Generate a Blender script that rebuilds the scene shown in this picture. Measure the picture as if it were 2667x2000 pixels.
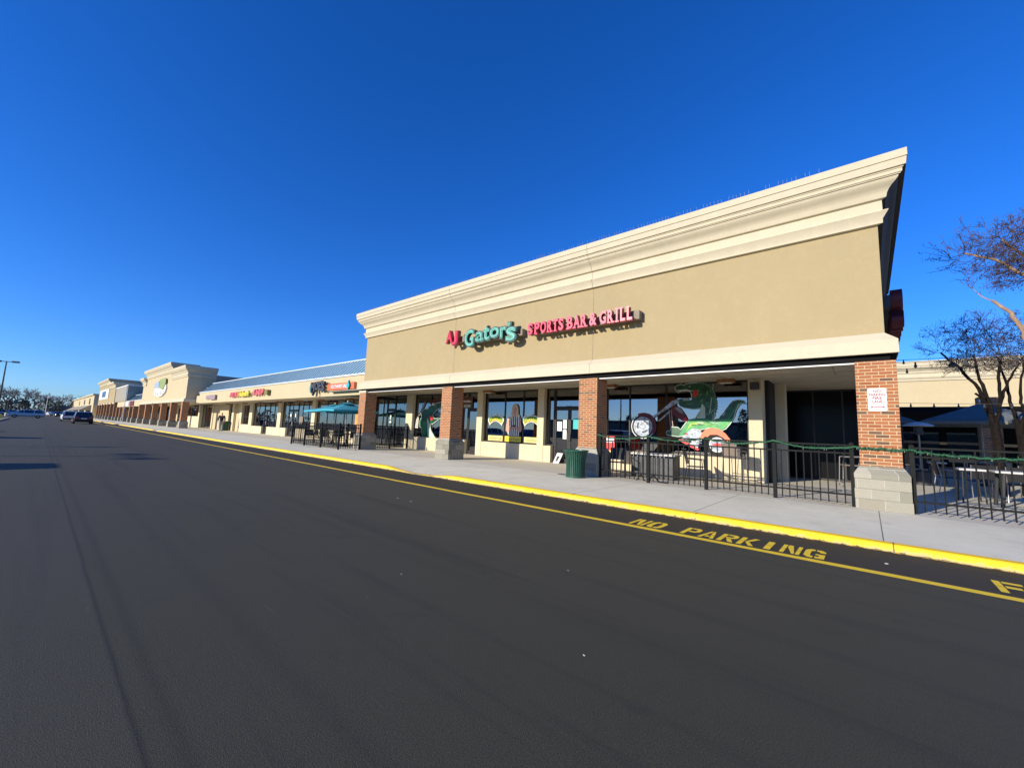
import bpy, bmesh, math, random
from mathutils import Vector, Matrix
R = math.radians
C = bpy.context.scene.collection
scene = bpy.context.scene
for o in list(bpy.data.objects): bpy.data.objects.remove(o)

# ---------------------------------------------------------------- camera
cam = bpy.data.cameras.new('camera'); cam_o = bpy.data.objects.new('camera', cam); C.objects.link(cam_o)
cam.sensor_width = 36; cam.sensor_fit = 'HORIZONTAL'; cam.lens = 36 * 1066 / 2667
cam.clip_start = 0.05; cam.clip_end = 4000
Rt = (0.75684, 0.65230, 0.04115); Dn = (-0.04401, 0.11368, -0.99254); Fw = (-0.65211, 0.74939, 0.11475)
M = Matrix(((Rt[0], -Dn[0], -Fw[0], 0), (Rt[1], -Dn[1], -Fw[1], 0), (Rt[2], -Dn[2], -Fw[2], 1.35), (0, 0, 0, 1)))
cam_o.matrix_world = M
scene.camera = cam_o

# ---------------------------------------------------------------- sky, sun, exposure
SUNV = Vector((0.29, 1.0, -0.331)).normalized()          # direction the light travels
el = math.asin(-SUNV.z); rot = math.atan2(-SUNV.x, -SUNV.y)
w = bpy.data.worlds.new('World'); scene.world = w; w.use_nodes = True
nt = w.node_tree; bg = nt.nodes['Background']
sky = nt.nodes.new('ShaderNodeTexSky'); sky.sky_type = 'NISHITA'; sky.sun_disc = False
sky.sun_elevation = el; sky.sun_rotation = rot
sky.air_density = 1.0; sky.dust_density = 0.15; sky.ozone_density = 4.5; sky.altitude = 100
hs = nt.nodes.new('ShaderNodeHueSaturation'); hs.inputs['Saturation'].default_value = 1.22; hs.inputs['Value'].default_value = 1.0
tn = nt.nodes.new('ShaderNodeMix'); tn.data_type = 'RGBA'; tn.blend_type = 'MULTIPLY'; tn.inputs[0].default_value = 1.0
tn.inputs[7].default_value = (0.43, 0.615, 1.0, 1)          # deep clear winter blue
nt.links.new(sky.outputs[0], hs.inputs['Color']); nt.links.new(hs.outputs[0], tn.inputs[6]); nt.links.new(tn.outputs[2], bg.inputs['Color'])
bg.inputs['Strength'].default_value = 0.128
sun = bpy.data.lights.new('sun', 'SUN'); sun_o = bpy.data.objects.new('sun', sun); C.objects.link(sun_o)
sun.energy = 3.55; sun.angle = R(0.5); sun.color = (1.0, 0.91, 0.75)
sun_o.rotation_euler = SUNV.to_track_quat('-Z', 'Y').to_euler(); sun_o.location = (-20, -60, 30)
scene.view_settings.view_transform = 'Standard'; scene.view_settings.look = 'None'
scene.view_settings.exposure = 0.75; scene.view_settings.gamma = 1.0
scene.view_settings.use_curve_mapping = False
scene.cycles.max_bounces = 6; scene.cycles.transparent_max_bounces = 12

# ---------------------------------------------------------------- materials
MT = {}
def newmat(name):
    m = bpy.data.materials.new(name); m.use_nodes = True
    return m, m.node_tree, m.node_tree.nodes['Principled BSDF']
def N(nt, t, **k):
    n = nt.nodes.new(t)
    for a, b in k.items(): setattr(n, a, b)
    return n
def coords(nt): return N(nt, 'ShaderNodeNewGeometry').outputs['Position']
def noise(nt, vec, scale, detail=3, rough=0.6):
    n = N(nt, 'ShaderNodeTexNoise'); n.inputs['Scale'].default_value = scale; n.inputs['Detail'].default_value = detail
    n.inputs['Roughness'].default_value = rough; nt.links.new(vec, n.inputs['Vector']); return n.outputs['Fac']
def ramp(nt, fac, stops):
    r = N(nt, 'ShaderNodeValToRGB'); nt.links.new(fac, r.inputs[0])
    e = r.color_ramp.elements
    while len(e) < len(stops): e.new(0.5)
    for i, (p, c) in enumerate(stops): e[i].position = p; e[i].color = (*c, 1)
    return r.outputs[0]
def mix(nt, fac, a, b, mode='MIX'):
    n = N(nt, 'ShaderNodeMix', data_type='RGBA', blend_type=mode)
    for i, v in ((0, fac), (6, a), (7, b)):
        if isinstance(v, (int, float)): n.inputs[i].default_value = v
        elif isinstance(v, tuple): n.inputs[i].default_value = (*v, 1)
        else: nt.links.new(v, n.inputs[i])
    return n.outputs[2]
def mth(nt, op, a, b=None, c=None):
    n = N(nt, 'ShaderNodeMath', operation=op)
    for i, v in enumerate((a, b, c)):
        if v is None: continue
        if isinstance(v, (int, float)): n.inputs[i].default_value = v
        else: nt.links.new(v, n.inputs[i])
    return n.outputs[0]
def bump(nt, b, h, strength, dist=0.01):
    n = N(nt, 'ShaderNodeBump'); n.inputs['Strength'].default_value = strength; n.inputs['Distance'].default_value = dist
    nt.links.new(h, n.inputs['Height']); nt.links.new(n.outputs[0], b.inputs['Normal'])
def pm(name, col, rough=0.6, var=0.0, vs=3.0, metal=0.0, bmp=0.0, bs=60.0, spec=0.5, col2=None):
    """plain painted / plastered / metal surface with blotches and a fine grain"""
    m, nt, b = newmat(name)
    b.inputs['Roughness'].default_value = rough; b.inputs['Metallic'].default_value = metal
    b.inputs['Specular IOR Level'].default_value = spec
    p = coords(nt)
    if var > 0:
        f = noise(nt, p, vs, 4, 0.65)
        lo = tuple(c * (1 - var) for c in col) if col2 is None else col2
        hi = tuple(min(1, c * (1 + var)) for c in col) if col2 is None else col
        nt.links.new(ramp(nt, f, [(0.35, lo), (0.65, hi)]), b.inputs['Base Color'])
    else: b.inputs['Base Color'].default_value = (*col, 1)
    if bmp > 0: bump(nt, b, noise(nt, p, bs, 3), bmp)
    MT[name] = m; return m

# plaster with faint vertical weather streaks
def stucco(name, col, streak=0.10):
    m, nt, b = newmat(name); p = coords(nt)
    b.inputs['Roughness'].default_value = 0.9; b.inputs['Specular IOR Level'].default_value = 0.2
    mp = N(nt, 'ShaderNodeMapping'); mp.inputs['Scale'].default_value = (1.6, 1.6, 0.18); nt.links.new(p, mp.inputs[0])
    f1 = noise(nt, mp.outputs[0], 1.1, 5, 0.7); f2 = noise(nt, p, 0.6, 4); f3 = noise(nt, p, 90, 2)
    c = ramp(nt, f1, [(0.3, tuple(x * (1 - streak) for x in col)), (0.62, col)])
    c = mix(nt, ramp(nt, f2, [(0.35, (0, 0, 0)), (0.7, (0.7, 0.7, 0.7))]), c, tuple(x * 0.92 for x in col))
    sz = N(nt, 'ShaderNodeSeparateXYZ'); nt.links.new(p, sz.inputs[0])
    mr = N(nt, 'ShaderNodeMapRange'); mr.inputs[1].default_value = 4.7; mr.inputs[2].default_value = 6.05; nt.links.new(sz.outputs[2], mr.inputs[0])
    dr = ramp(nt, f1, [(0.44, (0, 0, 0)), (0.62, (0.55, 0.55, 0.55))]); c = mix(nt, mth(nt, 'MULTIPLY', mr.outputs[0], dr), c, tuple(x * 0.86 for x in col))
    f4 = noise(nt, p, 5, 5, 0.75); c = mix(nt, ramp(nt, f4, [(0.5, (0, 0, 0)), (0.75, (0.5, 0.5, 0.5))]), c, tuple(min(1, x * 1.14) for x in col))
    c = mix(nt, mth(nt, 'MULTIPLY', f3, 0.16), c, tuple(x * 0.6 for x in col))
    nt.links.new(c, b.inputs['Base Color']); bump(nt, b, noise(nt, p, 130, 3), 0.35, 0.004)
    MT[name] = m
stucco('stucco', (0.405, 0.322, 0.178), 0.05); stucco('trim', (0.60, 0.53, 0.38), 0.06); stucco('stucco_pale', (0.56, 0.465, 0.29), 0.06)
stucco('knee', (0.66, 0.57, 0.39), 0.05)

def brick(name, cols, mortar, bw=0.213, bh=0.0677, ms=0.006, rough=0.85, bumps=0.5):
    m, nt, b = newmat(name); p = coords(nt)
    b.inputs['Roughness'].default_value = rough; b.inputs['Specular IOR Level'].default_value = 0.25
    s = N(nt, 'ShaderNodeSeparateXYZ'); nt.links.new(p, s.inputs[0])
    u = mth(nt, 'ADD', s.outputs[0], s.outputs[1])
    cb = N(nt, 'ShaderNodeCombineXYZ'); nt.links.new(u, cb.inputs[0]); nt.links.new(mth(nt, 'SUBTRACT', s.outputs[2], 0.1), cb.inputs[1])
    t = N(nt, 'ShaderNodeTexBrick'); nt.links.new(cb.outputs[0], t.inputs['Vector'])
    t.inputs['Scale'].default_value = 1; t.inputs['Brick Width'].default_value = bw; t.inputs['Row Height'].default_value = bh
    t.inputs['Mortar Size'].default_value = ms; t.inputs['Mortar Smooth'].default_value = 0.15; t.inputs['Bias'].default_value = 0.0
    t.inputs['Color1'].default_value = (0, 0, 0, 1); t.inputs['Color2'].default_value = (1, 1, 1, 1)
    t.inputs['Mortar'].default_value = (0.5, 0.5, 0.5, 1)
    c = ramp(nt, t.outputs['Color'], cols)
    c = mix(nt, mth(nt, 'MULTIPLY', noise(nt, p, 35, 4, 0.7), 0.45), c, tuple(x * 0.45 for x in cols[0][1]))
    mo = mix(nt, noise(nt, p, 50, 3), mortar, tuple(x * 0.75 for x in mortar))
    nt.links.new(mix(nt, t.outputs['Fac'], c, mo), b.inputs['Base Color'])
    h = mth(nt, 'SUBTRACT', mth(nt, 'MULTIPLY', noise(nt, p, 80, 3), 0.35), t.outputs['Fac'])
    bump(nt, b, h, bumps, 0.006); MT[name] = m
brick('brick', [(0.0, (0.33, 0.105, 0.043)), (0.35, (0.43, 0.155, 0.063)), (0.6, (0.36, 0.14, 0.065)), (0.86, (0.46, 0.19, 0.085)), (0.94, (0.14, 0.09, 0.065))], (0.60, 0.47, 0.27), ms=0.007)
brick('stone', [(0.0, (0.22, 0.21, 0.165)), (0.4, (0.37, 0.35, 0.27)), (0.7, (0.46, 0.43, 0.34)), (1.0, (0.28, 0.25, 0.18))], (0.54, 0.51, 0.43), bw=0.41, bh=0.2, ms=0.006, bumps=1.0)

# asphalt
m, nt, b = newmat('asphalt'); p = coords(nt); s = N(nt, 'ShaderNodeSeparateXYZ'); nt.links.new(p, s.inputs[0])
X_, Y_ = s.outputs[0], s.outputs[1]
fine = noise(nt, p, 160, 4, 0.75); mid = noise(nt, p, 14, 4); big = noise(nt, p, 0.35, 4)
mp = N(nt, 'ShaderNodeMapping'); mp.inputs['Scale'].default_value = (0.06, 0.9, 1); nt.links.new(p, mp.inputs[0]); lanes = noise(nt, mp.outputs[0], 1.2, 4)
c = ramp(nt, fine, [(0.32, (0.008, 0.0075, 0.005)), (0.50, (0.042, 0.039, 0.022)), (0.68, (0.165, 0.150, 0.092))])
c = mix(nt, mth(nt, 'MULTIPLY', mid, 0.35), c, (0.037, 0.033, 0.023))
c = mix(nt, mth(nt, 'MULTIPLY', big, 0.5), c, (0.062, 0.058, 0.036))
c = mix(nt, mth(nt, 'MULTIPLY', lanes, 0.4), c, (0.064, 0.060, 0.038))
# newer seal strip beside the kerb
e = mth(nt, 'MULTIPLY', mth(nt, 'GREATER_THAN', mth(nt, 'ADD', Y_, mth(nt, 'MULTIPLY', mid, 0.05)), 6.2), mth(nt, 'LESS_THAN', Y_, 7.6))
c = mix(nt, mth(nt, 'MULTIPLY', e, 0.62), c, (0.022, 0.019, 0.017))
# paving seams running with the lane
for y0, wd, k in ((0.43, 0.022, 0.62), (0.55, 0.05, 0.28), (1.05, 0.10, 0.16), (2.75, 0.14, 0.10), (-2.7, 0.03, 0.4)):
    d = mth(nt, 'ABSOLUTE', mth(nt, 'SUBTRACT', mth(nt, 'ADD', Y_, mth(nt, 'MULTIPLY', noise(nt, p, 1.2, 3), 0.03)), y0 + 0.015))
    f = mth(nt, 'MULTIPLY', mth(nt, 'SUBTRACT', 1.0, mth(nt, 'MINIMUM', mth(nt, 'DIVIDE', d, wd), 1.0)), k)
    c = mix(nt, f, c, (0.010, 0.010, 0.010))
# smeared tyre tracks and oily blotches
mp3 = N(nt, 'ShaderNodeMapping'); mp3.inputs['Scale'].default_value = (0.10, 2.2, 1); nt.links.new(p, mp3.inputs[0]); trk = noise(nt, mp3.outputs[0], 1.0, 5, 0.7)
c = mix(nt, ramp(nt, trk, [(0.52, (0, 0, 0)), (0.66, (0.40, 0.40, 0.40))]), c, (0.020, 0.019, 0.016))
bl = noise(nt, p, 1.7, 5, 0.75); c = mix(nt, ramp(nt, bl, [(0.60, (0, 0, 0)), (0.70, (0.35, 0.35, 0.35))]), c, (0.022, 0.020, 0.017))
worn = mth(nt, 'LESS_THAN', mth(nt, 'ADD', Y_, mth(nt, 'MULTIPLY', noise(nt, p, 1.2, 3), 0.03)), 0.44)
c = mix(nt, mth(nt, 'MULTIPLY', worn, 0.14), c, (0.090, 0.088, 0.072))
mp4 = N(nt, 'ShaderNodeMapping'); mp4.inputs['Scale'].default_value = (0.5, 6.0, 1); mp4.inputs['Rotation'].default_value = (0, 0, 0.35); nt.links.new(p, mp4.inputs[0]); scr = noise(nt, mp4.outputs[0], 3.0, 4, 0.6)
c = mix(nt, ramp(nt, scr, [(0.70, (0, 0, 0)), (0.74, (0.30, 0.30, 0.30))]), c, (0.16, 0.155, 0.14))
# pale specks of worn stone and paint
v = N(nt, 'ShaderNodeTexVoronoi'); v.inputs['Scale'].default_value = 7.0; nt.links.new(p, v.inputs['Vector'])
sp = mth(nt, 'MULTIPLY', mth(nt, 'LESS_THAN', v.outputs['Distance'], 0.045), mth(nt, 'GREATER_THAN', noise(nt, p, 2.1, 2), 0.60))
c = mix(nt, mth(nt, 'MULTIPLY', sp, 0.55), c, (0.35, 0.34, 0.32))
nt.links.new(c, b.inputs['Base Color']); b.inputs['Roughness'].default_value = 0.82; b.inputs['Specular IOR Level'].default_value = 0.42
bump(nt, b, fine, 0.75, 0.008); MT['asphalt'] = m

# concrete walk with tooled joints, patches and rust stains
m, nt, b = newmat('concrete'); p = coords(nt); s = N(nt, 'ShaderNodeSeparateXYZ'); nt.links.new(p, s.inputs[0]); X_, Y_ = s.outputs[0], s.outputs[1]
f1 = noise(nt, p, 0.7, 5, 0.6); f2 = noise(nt, p, 9, 5, 0.7); f3 = noise(nt, p, 150, 3)
c = ramp(nt, f1, [(0.3, (0.77, 0.72, 0.52)), (0.5, (0.88, 0.83, 0.60)), (0.7, (0.94, 0.90, 0.67))])
c = mix(nt, mth(nt, 'MULTIPLY', f2, 0.30), c, (0.54, 0.51, 0.44))
c = mix(nt, mth(nt, 'MULTIPLY', f3, 0.25), c, (0.30, 0.29, 0.27))
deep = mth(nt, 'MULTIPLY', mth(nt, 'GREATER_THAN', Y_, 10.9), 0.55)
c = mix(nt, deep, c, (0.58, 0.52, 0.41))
dX = mth(nt, 'ABSOLUTE', mth(nt, 'SUBTRACT', mth(nt, 'MODULO', mth(nt, 'ADD', X_, 487.9), 2.44), 1.22))
j = mth(nt, 'MULTIPLY', mth(nt, 'LESS_THAN', mth(nt, 'SUBTRACT', 1.22, dX), 0.007), mth(nt, 'LESS_THAN', Y_, 11.0))
j2 = mth(nt, 'LESS_THAN', mth(nt, 'ABSOLUTE', mth(nt, 'SUBTRACT', Y_, 11.0)), 0.006)
j = mth(nt, 'MAXIMUM', j, j2)
c = mix(nt, mth(nt, 'MULTIPLY', j, 0.85), c, (0.08, 0.075, 0.07))
mp = N(nt, 'ShaderNodeMapping'); mp.inputs['Scale'].default_value = (0.35, 1.0, 1); mp.inputs['Rotation'].default_value = (0, 0, 0.5); nt.links.new(p, mp.inputs[0])
st = noise(nt, mp.outputs[0], 1.5, 4, 0.6)
c = mix(nt, ramp(nt, st, [(0.60, (0, 0, 0)), (0.72, (0.5, 0.5, 0.5))]), c, (0.60, 0.51, 0.41))
mp2 = N(nt, 'ShaderNodeMapping'); mp2.inputs['Scale'].default_value = (1.0, 0.12, 1); mp2.inputs['Rotation'].default_value = (0, 0, -0.75); nt.links.new(p, mp2.inputs[0])
sc_ = noise(nt, mp2.outputs[0], 4.0, 3, 0.7)
c = mix(nt, ramp(nt, sc_, [(0.66, (0, 0, 0)), (0.74, (0.4, 0.4, 0.4))]), c, (0.82, 0.81, 0.77))
vg = N(nt, 'ShaderNodeTexVoronoi'); vg.inputs['Scale'].default_value = 2.3; nt.links.new(p, vg.inputs['Vector'])
gum = mth(nt, 'MULTIPLY', mth(nt, 'LESS_THAN', vg.outputs['Distance'], 0.05), mth(nt, 'GREATER_THAN', noise(nt, p, 1.3, 2), 0.5))
c = mix(nt, mth(nt, 'MULTIPLY', gum, 0.5), c, (0.20, 0.19, 0.17))
hz = noise(nt, p, 2.6, 6, 0.8); c = mix(nt, ramp(nt, hz, [(0.50, (0, 0, 0)), (0.75, (0.5, 0.5, 0.5))]), c, (0.52, 0.48, 0.38))
nt.links.new(c, b.inputs['Base Color']); b.inputs['Roughness'].default_value = 0.88; b.inputs['Specular IOR Level'].default_value = 0.3
bump(nt, b, mth(nt, 'SUBTRACT', f3, j), 0.3, 0.004); MT['concrete'] = m

# yellow traffic paint, worn at the foot of the kerb
def paint(name, col, wear, lo=0.60, foot=False):
    m, nt, b = newmat(name); p = coords(nt)
    f = noise(nt, p, 22, 5, 0.75); g = noise(nt, p, 3, 3); h = noise(nt, p, 200, 2)
    c = mix(nt, mth(nt, 'MULTIPLY', g, 0.5), col, tuple(x * 0.82 for x in col))
    c = mix(nt, mth(nt, 'MULTIPLY', h, 0.25), c, tuple(x * 0.5 for x in col))
    c = mix(nt, ramp(nt, f, [(lo, (0, 0, 0)), (lo + 0.08, (wear, wear, wear))]), c, (0.10, 0.08, 0.05))
    if foot:        # grime and bare concrete where tyres and water reach the kerb's foot
        s = N(nt, 'ShaderNodeSeparateXYZ'); nt.links.new(p, s.inputs[0]); n1 = noise(nt, p, 6, 5, 0.8)
        k = mth(nt, 'SUBTRACT', mth(nt, 'ADD', n1, 0.12), mth(nt, 'MULTIPLY', s.outputs[2], 4.5))
        c = mix(nt, ramp(nt, k, [(0.42, (0, 0, 0)), (0.52, (0.75, 0.75, 0.75))]), c, (0.50, 0.40, 0.20))
        k2 = mth(nt, 'SUBTRACT', noise(nt, p, 11, 5, 0.8), mth(nt, 'MULTIPLY', s.outputs[2], 6.0))
        c = mix(nt, ramp(nt, k2, [(0.44, (0, 0, 0)), (0.50, (0.9, 0.9, 0.9))]), c, (0.05, 0.045, 0.035))
    nt.links.new(c, b.inputs['Base Color']); b.inputs['Roughness'].default_value = 0.7; bump(nt, b, h, 0.4, 0.004); MT[name] = m
paint('yellow', (0.98, 0.68, 0.03), 0.5, 0.70); paint('yellow_kerb', (0.98, 0.62, 0.010), 0.6, 0.70, True)

def glassmat(name, tint, refl, tcol=None):
    m = bpy.data.materials.new(name); m.use_nodes = True; nt = m.node_tree; nt.nodes.clear()
    out = N(nt, 'ShaderNodeOutputMaterial'); tr = N(nt, 'ShaderNodeBsdfTransparent'); gl = N(nt, 'ShaderNodeBsdfGlossy')
    tr.inputs[0].default_value = (*tint, 1); gl.inputs['Roughness'].default_value = 0.0; gl.inputs[0].default_value = (0.95, 0.97, 1, 1)
    mx = N(nt, 'ShaderNodeMixShader'); fr = N(nt, 'ShaderNodeFresnel'); fr.inputs[0].default_value = 1.5
    f = mth(nt, 'MINIMUM', mth(nt, 'ADD', mth(nt, 'MULTIPLY', fr.outputs[0], 1.2), refl), 1.0)
    nt.links.new(f, mx.inputs[0]); nt.links.new(tr.outputs[0], mx.inputs[1]); nt.links.new(gl.outputs[0], mx.inputs[2])
    nt.links.new(mx.outputs[0], out.inputs[0]); MT[name] = m
glassmat('glass', (0.24, 0.25, 0.26), 0.16)
pm('shade_glass', (0.004, 0.004, 0.005), 0.25, spec=0.15)
pm('dark_glass', (0.012, 0.013, 0.015), 0.03, spec=0.9)
pm('bronze', (0.022, 0.019, 0.018), 0.45, var=0.2, spec=0.4); pm('alu', (0.30, 0.28, 0.27), 0.4, metal=0.6)
pm('blackmetal', (0.016, 0.016, 0.017), 0.5, var=0.2); pm('fence_paint', (0.013, 0.014, 0.0135), 0.7, var=0.15, vs=8, spec=0.12)
pm('beam_black', (0.008, 0.008, 0.009), 0.8, spec=0.1); pm('white_trim', (0.75, 0.74, 0.70), 0.5, var=0.05)
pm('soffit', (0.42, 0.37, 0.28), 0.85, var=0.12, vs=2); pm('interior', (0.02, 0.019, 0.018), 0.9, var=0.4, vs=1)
pm('interior_wood', (0.10, 0.035, 0.015), 0.6, var=0.3, vs=2); pm('rust', (0.28, 0.13, 0.05), 0.8, var=0.3, vs=9)
pm('roof_blue', (0.26, 0.42, 0.54), 0.42, var=0.06, vs=1.5, spec=0.6); pm('roof_seam', (0.02, 0.045, 0.07), 0.5); pm('navy_roof', (0.02, 0.04, 0.09), 0.6, var=0.2)
pm('flashing', (0.62, 0.66, 0.68), 0.5, metal=0.2)
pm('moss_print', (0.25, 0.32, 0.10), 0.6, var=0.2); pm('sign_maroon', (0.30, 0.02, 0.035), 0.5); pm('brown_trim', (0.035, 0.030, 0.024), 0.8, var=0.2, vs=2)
pm('joint', (0.16, 0.13, 0.09), 0.9); pm('grey_wall', (0.30, 0.275, 0.215), 0.9, var=0.08)
pm('green_can', (0.020, 0.085, 0.055), 0.4, var=0.25, vs=10); pm('black_liner', (0.01, 0.01, 0.01), 0.6)
pm('sign_red', (0.80, 0.055, 0.12), 0.35, var=0.05); pm('sign_red_dark', (0.28, 0.01, 0.03), 0.4); pm('sign_teal', (0.07, 0.33, 0.24), 0.4, var=0.10, vs=8)
pm('sign_teal_dark', (0.035, 0.075, 0.07), 0.5, var=0.2, vs=6); pm('neon', (0.30, 0.60, 0.52), 0.3); pm('raceway', (0.20, 0.16, 0.11), 0.6, var=0.1)
pm('orange', (0.80, 0.16, 0.06), 0.45, var=0.06); pm('teal_bright', (0.02, 0.42, 0.42), 0.45); pm('charcoal', (0.05, 0.05, 0.055), 0.5, var=0.3, vs=4)
pm('white', (0.80, 0.80, 0.78), 0.5, var=0.04); pm('offwhite', (0.66, 0.64, 0.58), 0.6, var=0.08); pm('pink', (0.72, 0.13, 0.13), 0.4, var=0.1); pm('sign_yellow', (0.80, 0.66, 0.03), 0.4)
pm('mauve', (0.30, 0.22, 0.22), 0.6, var=0.2, vs=3); pm('red', (0.60, 0.02, 0.02), 0.4); pm('red_dark', (0.13, 0.010, 0.013), 0.5)
pm('gator_dark', (0.008, 0.075, 0.028), 0.35, var=0.5, vs=7); pm('gator_bright', (0.05, 0.42, 0.07), 0.35, var=0.4, vs=5, col2=(0.01, 0.24, 0.07)); pm('gator_pale', (0.50, 0.62, 0.50), 0.5, var=0.15)
pm('lime', (0.30, 0.50, 0.04), 0.5, var=0.15); pm('chrome_print', (0.36, 0.42, 0.50), 0.35, var=0.55, vs=11); pm('skin', (0.55, 0.30, 0.22), 0.6); pm('hair_blonde', (0.60, 0.46, 0.32), 0.6, var=0.2, vs=20)
pm('banner', (0.78, 0.60, 0.22), 0.5, var=0.1); pm('brown_text', (0.22, 0.13, 0.05), 0.6)
pm('tyre', (0.012, 0.012, 0.012), 0.8); pm('teal_cloth', (0.04, 0.33, 0.42), 0.8, var=0.1, vs=4); pm('navy_cloth', (0.15, 0.165, 0.16), 0.85, var=0.12)
pm('bark', (0.013, 0.010, 0.009), 0.9, var=0.3, vs=12, spec=0.1); pm('bark_light', (0.30, 0.20, 0.13), 0.85, var=0.35, vs=6); pm('twig', (0.060, 0.045, 0.045), 0.9, var=0.3, vs=6); pm('seed', (0.11, 0.055, 0.045), 0.9, var=0.4, vs=9)
pm('far_bark', (0.17, 0.155, 0.135), 0.95, var=0.3, vs=0.8); pm('far_green', (0.07, 0.085, 0.055), 0.9, var=0.4, vs=0.8); pm('far_twig', (0.27, 0.25, 0.22), 0.95, var=0.35, vs=0.5)
pm('garland', (0.012, 0.085, 0.035), 0.7, var=0.5, vs=30); pm('table_top', (0.55, 0.54, 0.50), 0.3, var=0.05); pm('mesh_tan', (0.20, 0.16, 0.13), 0.7, var=0.1)
pm('grass', (0.07, 0.09, 0.03), 0.9, var=0.4, vs=3); pm('leaf_dry', (0.20, 0.12, 0.05), 0.9, var=0.3); pm('cloth_black', (0.012, 0.012, 0.014), 0.8); pm('cloth_grey', (0.30, 0.29, 0.28), 0.8)
pm('paint_silver', (0.36, 0.45, 0.50), 0.25, metal=0.3, spec=0.7); pm('paint_white', (0.75, 0.76, 0.78), 0.25, spec=0.7); pm('paint_maroon', (0.035, 0.010, 0.012), 0.2, spec=0.7)
pm('paint_blue', (0.03, 0.07, 0.20), 0.25, spec=0.7); pm('paint_black', (0.012, 0.012, 0.014), 0.2, spec=0.7); pm('lamp_red', (0.35, 0.01, 0.01), 0.25); pm('lamp_clear', (0.7, 0.7, 0.68), 0.1)
pm('stripe_dark', (0.02, 0.02, 0.025), 0.6); pm('olive', (0.20, 0.17, 0.04), 0.6); pm('cone_orange', (0.70, 0.12, 0.02), 0.6); pm('poster_orange', (0.75, 0.30, 0.08), 0.5, var=0.3, vs=3)

# ---------------------------------------------------------------- mesh helpers
class MB:
    """collects shapes, links them as ONE mesh object"""
    def __init__(s): s.v = []; s.f = []; s.m = []; s.mats = []
    def mi(s, m):
        if m not in s.mats: s.mats.append(m)
        return s.mats.index(m)
    def add(s, vs, fs, m=None):
        k = len(s.v); s.v += [tuple(x) for x in vs]; i = s.mi(m) if m else 0
        for f in fs: s.f.append(tuple(k + j for j in f)); s.m.append(i)
        return s
    def box(s, x0, x1, y0, y1, z0, z1, m=None):
        return s.add([(x0,y0,z0),(x1,y0,z0),(x1,y1,z0),(x0,y1,z0),(x0,y0,z1),(x1,y0,z1),(x1,y1,z1),(x0,y1,z1)],
                     [(3,2,1,0),(4,5,6,7),(0,1,5,4),(1,2,6,5),(2,3,7,6),(3,0,4,7)], m)
    def hexa(s, b, t, m=None):
        return s.add(list(b) + list(t), [(3,2,1,0),(4,5,6,7),(0,1,5,4),(1,2,6,5),(2,3,7,6),(3,0,4,7)], m)
    def tube(s, pts, rad, n=8, m=None, caps=True):
        pts = [Vector(p) for p in pts]; rad = rad if isinstance(rad, (list, tuple)) else [rad] * len(pts)
        vs = []; fs = []; up = None
        for i, p in enumerate(pts):
            d = (pts[min(i+1, len(pts)-1)] - pts[max(i-1, 0)]).normalized()
            if up is None: up = Vector((0,0,1)) if abs(d.z) < 0.9 else Vector((1,0,0))
            a = d.cross(up).normalized(); bb = a.cross(d).normalized(); up = bb
            for k in range(n):
                t = 2*math.pi*(k+0.5)/n; vs.append(p + (a*math.cos(t) + bb*math.sin(t))*rad[i])
        for i in range(len(pts)-1):
            for k in range(n): fs.append((i*n+k, i*n+(k+1)%n, (i+1)*n+(k+1)%n, (i+1)*n+k))
        if caps: fs.append(tuple(range(n-1,-1,-1))); fs.append(tuple((len(pts)-1)*n+k for k in range(n)))
        return s.add(vs, fs, m)
    def lathe(s, prof, c=(0,0,0), n=24, m=None, axis='z'):
        vs = []; fs = []
        for r, z in prof:
            for k in range(n):
                t = 2*math.pi*k/n
                q = (r*math.cos(t), r*math.sin(t), z) if axis == 'z' else ((r*math.cos(t), z, r*math.sin(t)) if axis == 'y' else (z, r*math.cos(t), r*math.sin(t)))
                vs.append((c[0]+q[0], c[1]+q[1], c[2]+q[2]))
        L = len(prof)
        for i in range(L-1):
            for k in range(n): fs.append((i*n+k, i*n+(k+1)%n, (i+1)*n+(k+1)%n, (i+1)*n+k))
        if prof[0][0] > 1e-4: fs.append(tuple(range(n-1,-1,-1)))
        if prof[-1][0] > 1e-4: fs.append(tuple((L-1)*n+k for k in range(n)))
        return s.add(vs, fs, m)
    def plate(s, pts, y, d, m=None, ax='xz'):
        """outline in the XZ plane, front face at y, thickness d backwards"""
        n = len(pts); a = sum(pts[i][0]*pts[(i+1)%n][1]-pts[(i+1)%n][0]*pts[i][1] for i in range(n))
        if a < 0: pts = pts[::-1]
        vs = [(x, y, z) for x, z in pts] + [(x, y+d, z) for x, z in pts]
        return s.add(vs, [tuple(range(n)), tuple(range(2*n-1, n-1, -1))] + [(i, i+n, (i+1)%n+n, (i+1)%n) for i in range(n)], m)
    def mesh(s, name):
        me = bpy.data.meshes.new(name); me.from_pydata(s.v, [], s.f); me.update()
        for m in s.mats: me.materials.append(MT[m])
        if s.mats: me.polygons.foreach_set('material_index', s.m)
        bm = bmesh.new(); bm.from_mesh(me); bmesh.ops.recalc_face_normals(bm, faces=bm.faces); bm.to_mesh(me); bm.free()
        return me
    def build(s, name, parent=None, smooth=False, bevel=0, label=None, raw=False):
        me = s.mesh(name)
        if smooth:
            me.polygons.foreach_set('use_smooth', [True]*len(me.polygons))
            me.set_sharp_from_angle(angle=R(38))
        o = bpy.data.objects.new(name, me); C.objects.link(o)
        if parent: o.parent = parent
        if bevel:
            b = o.modifiers.new('bevel', 'BEVEL'); b.width = bevel; b.segments = 2; b.limit_method = 'ANGLE'
        if label: o['label'] = label
        return o
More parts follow.
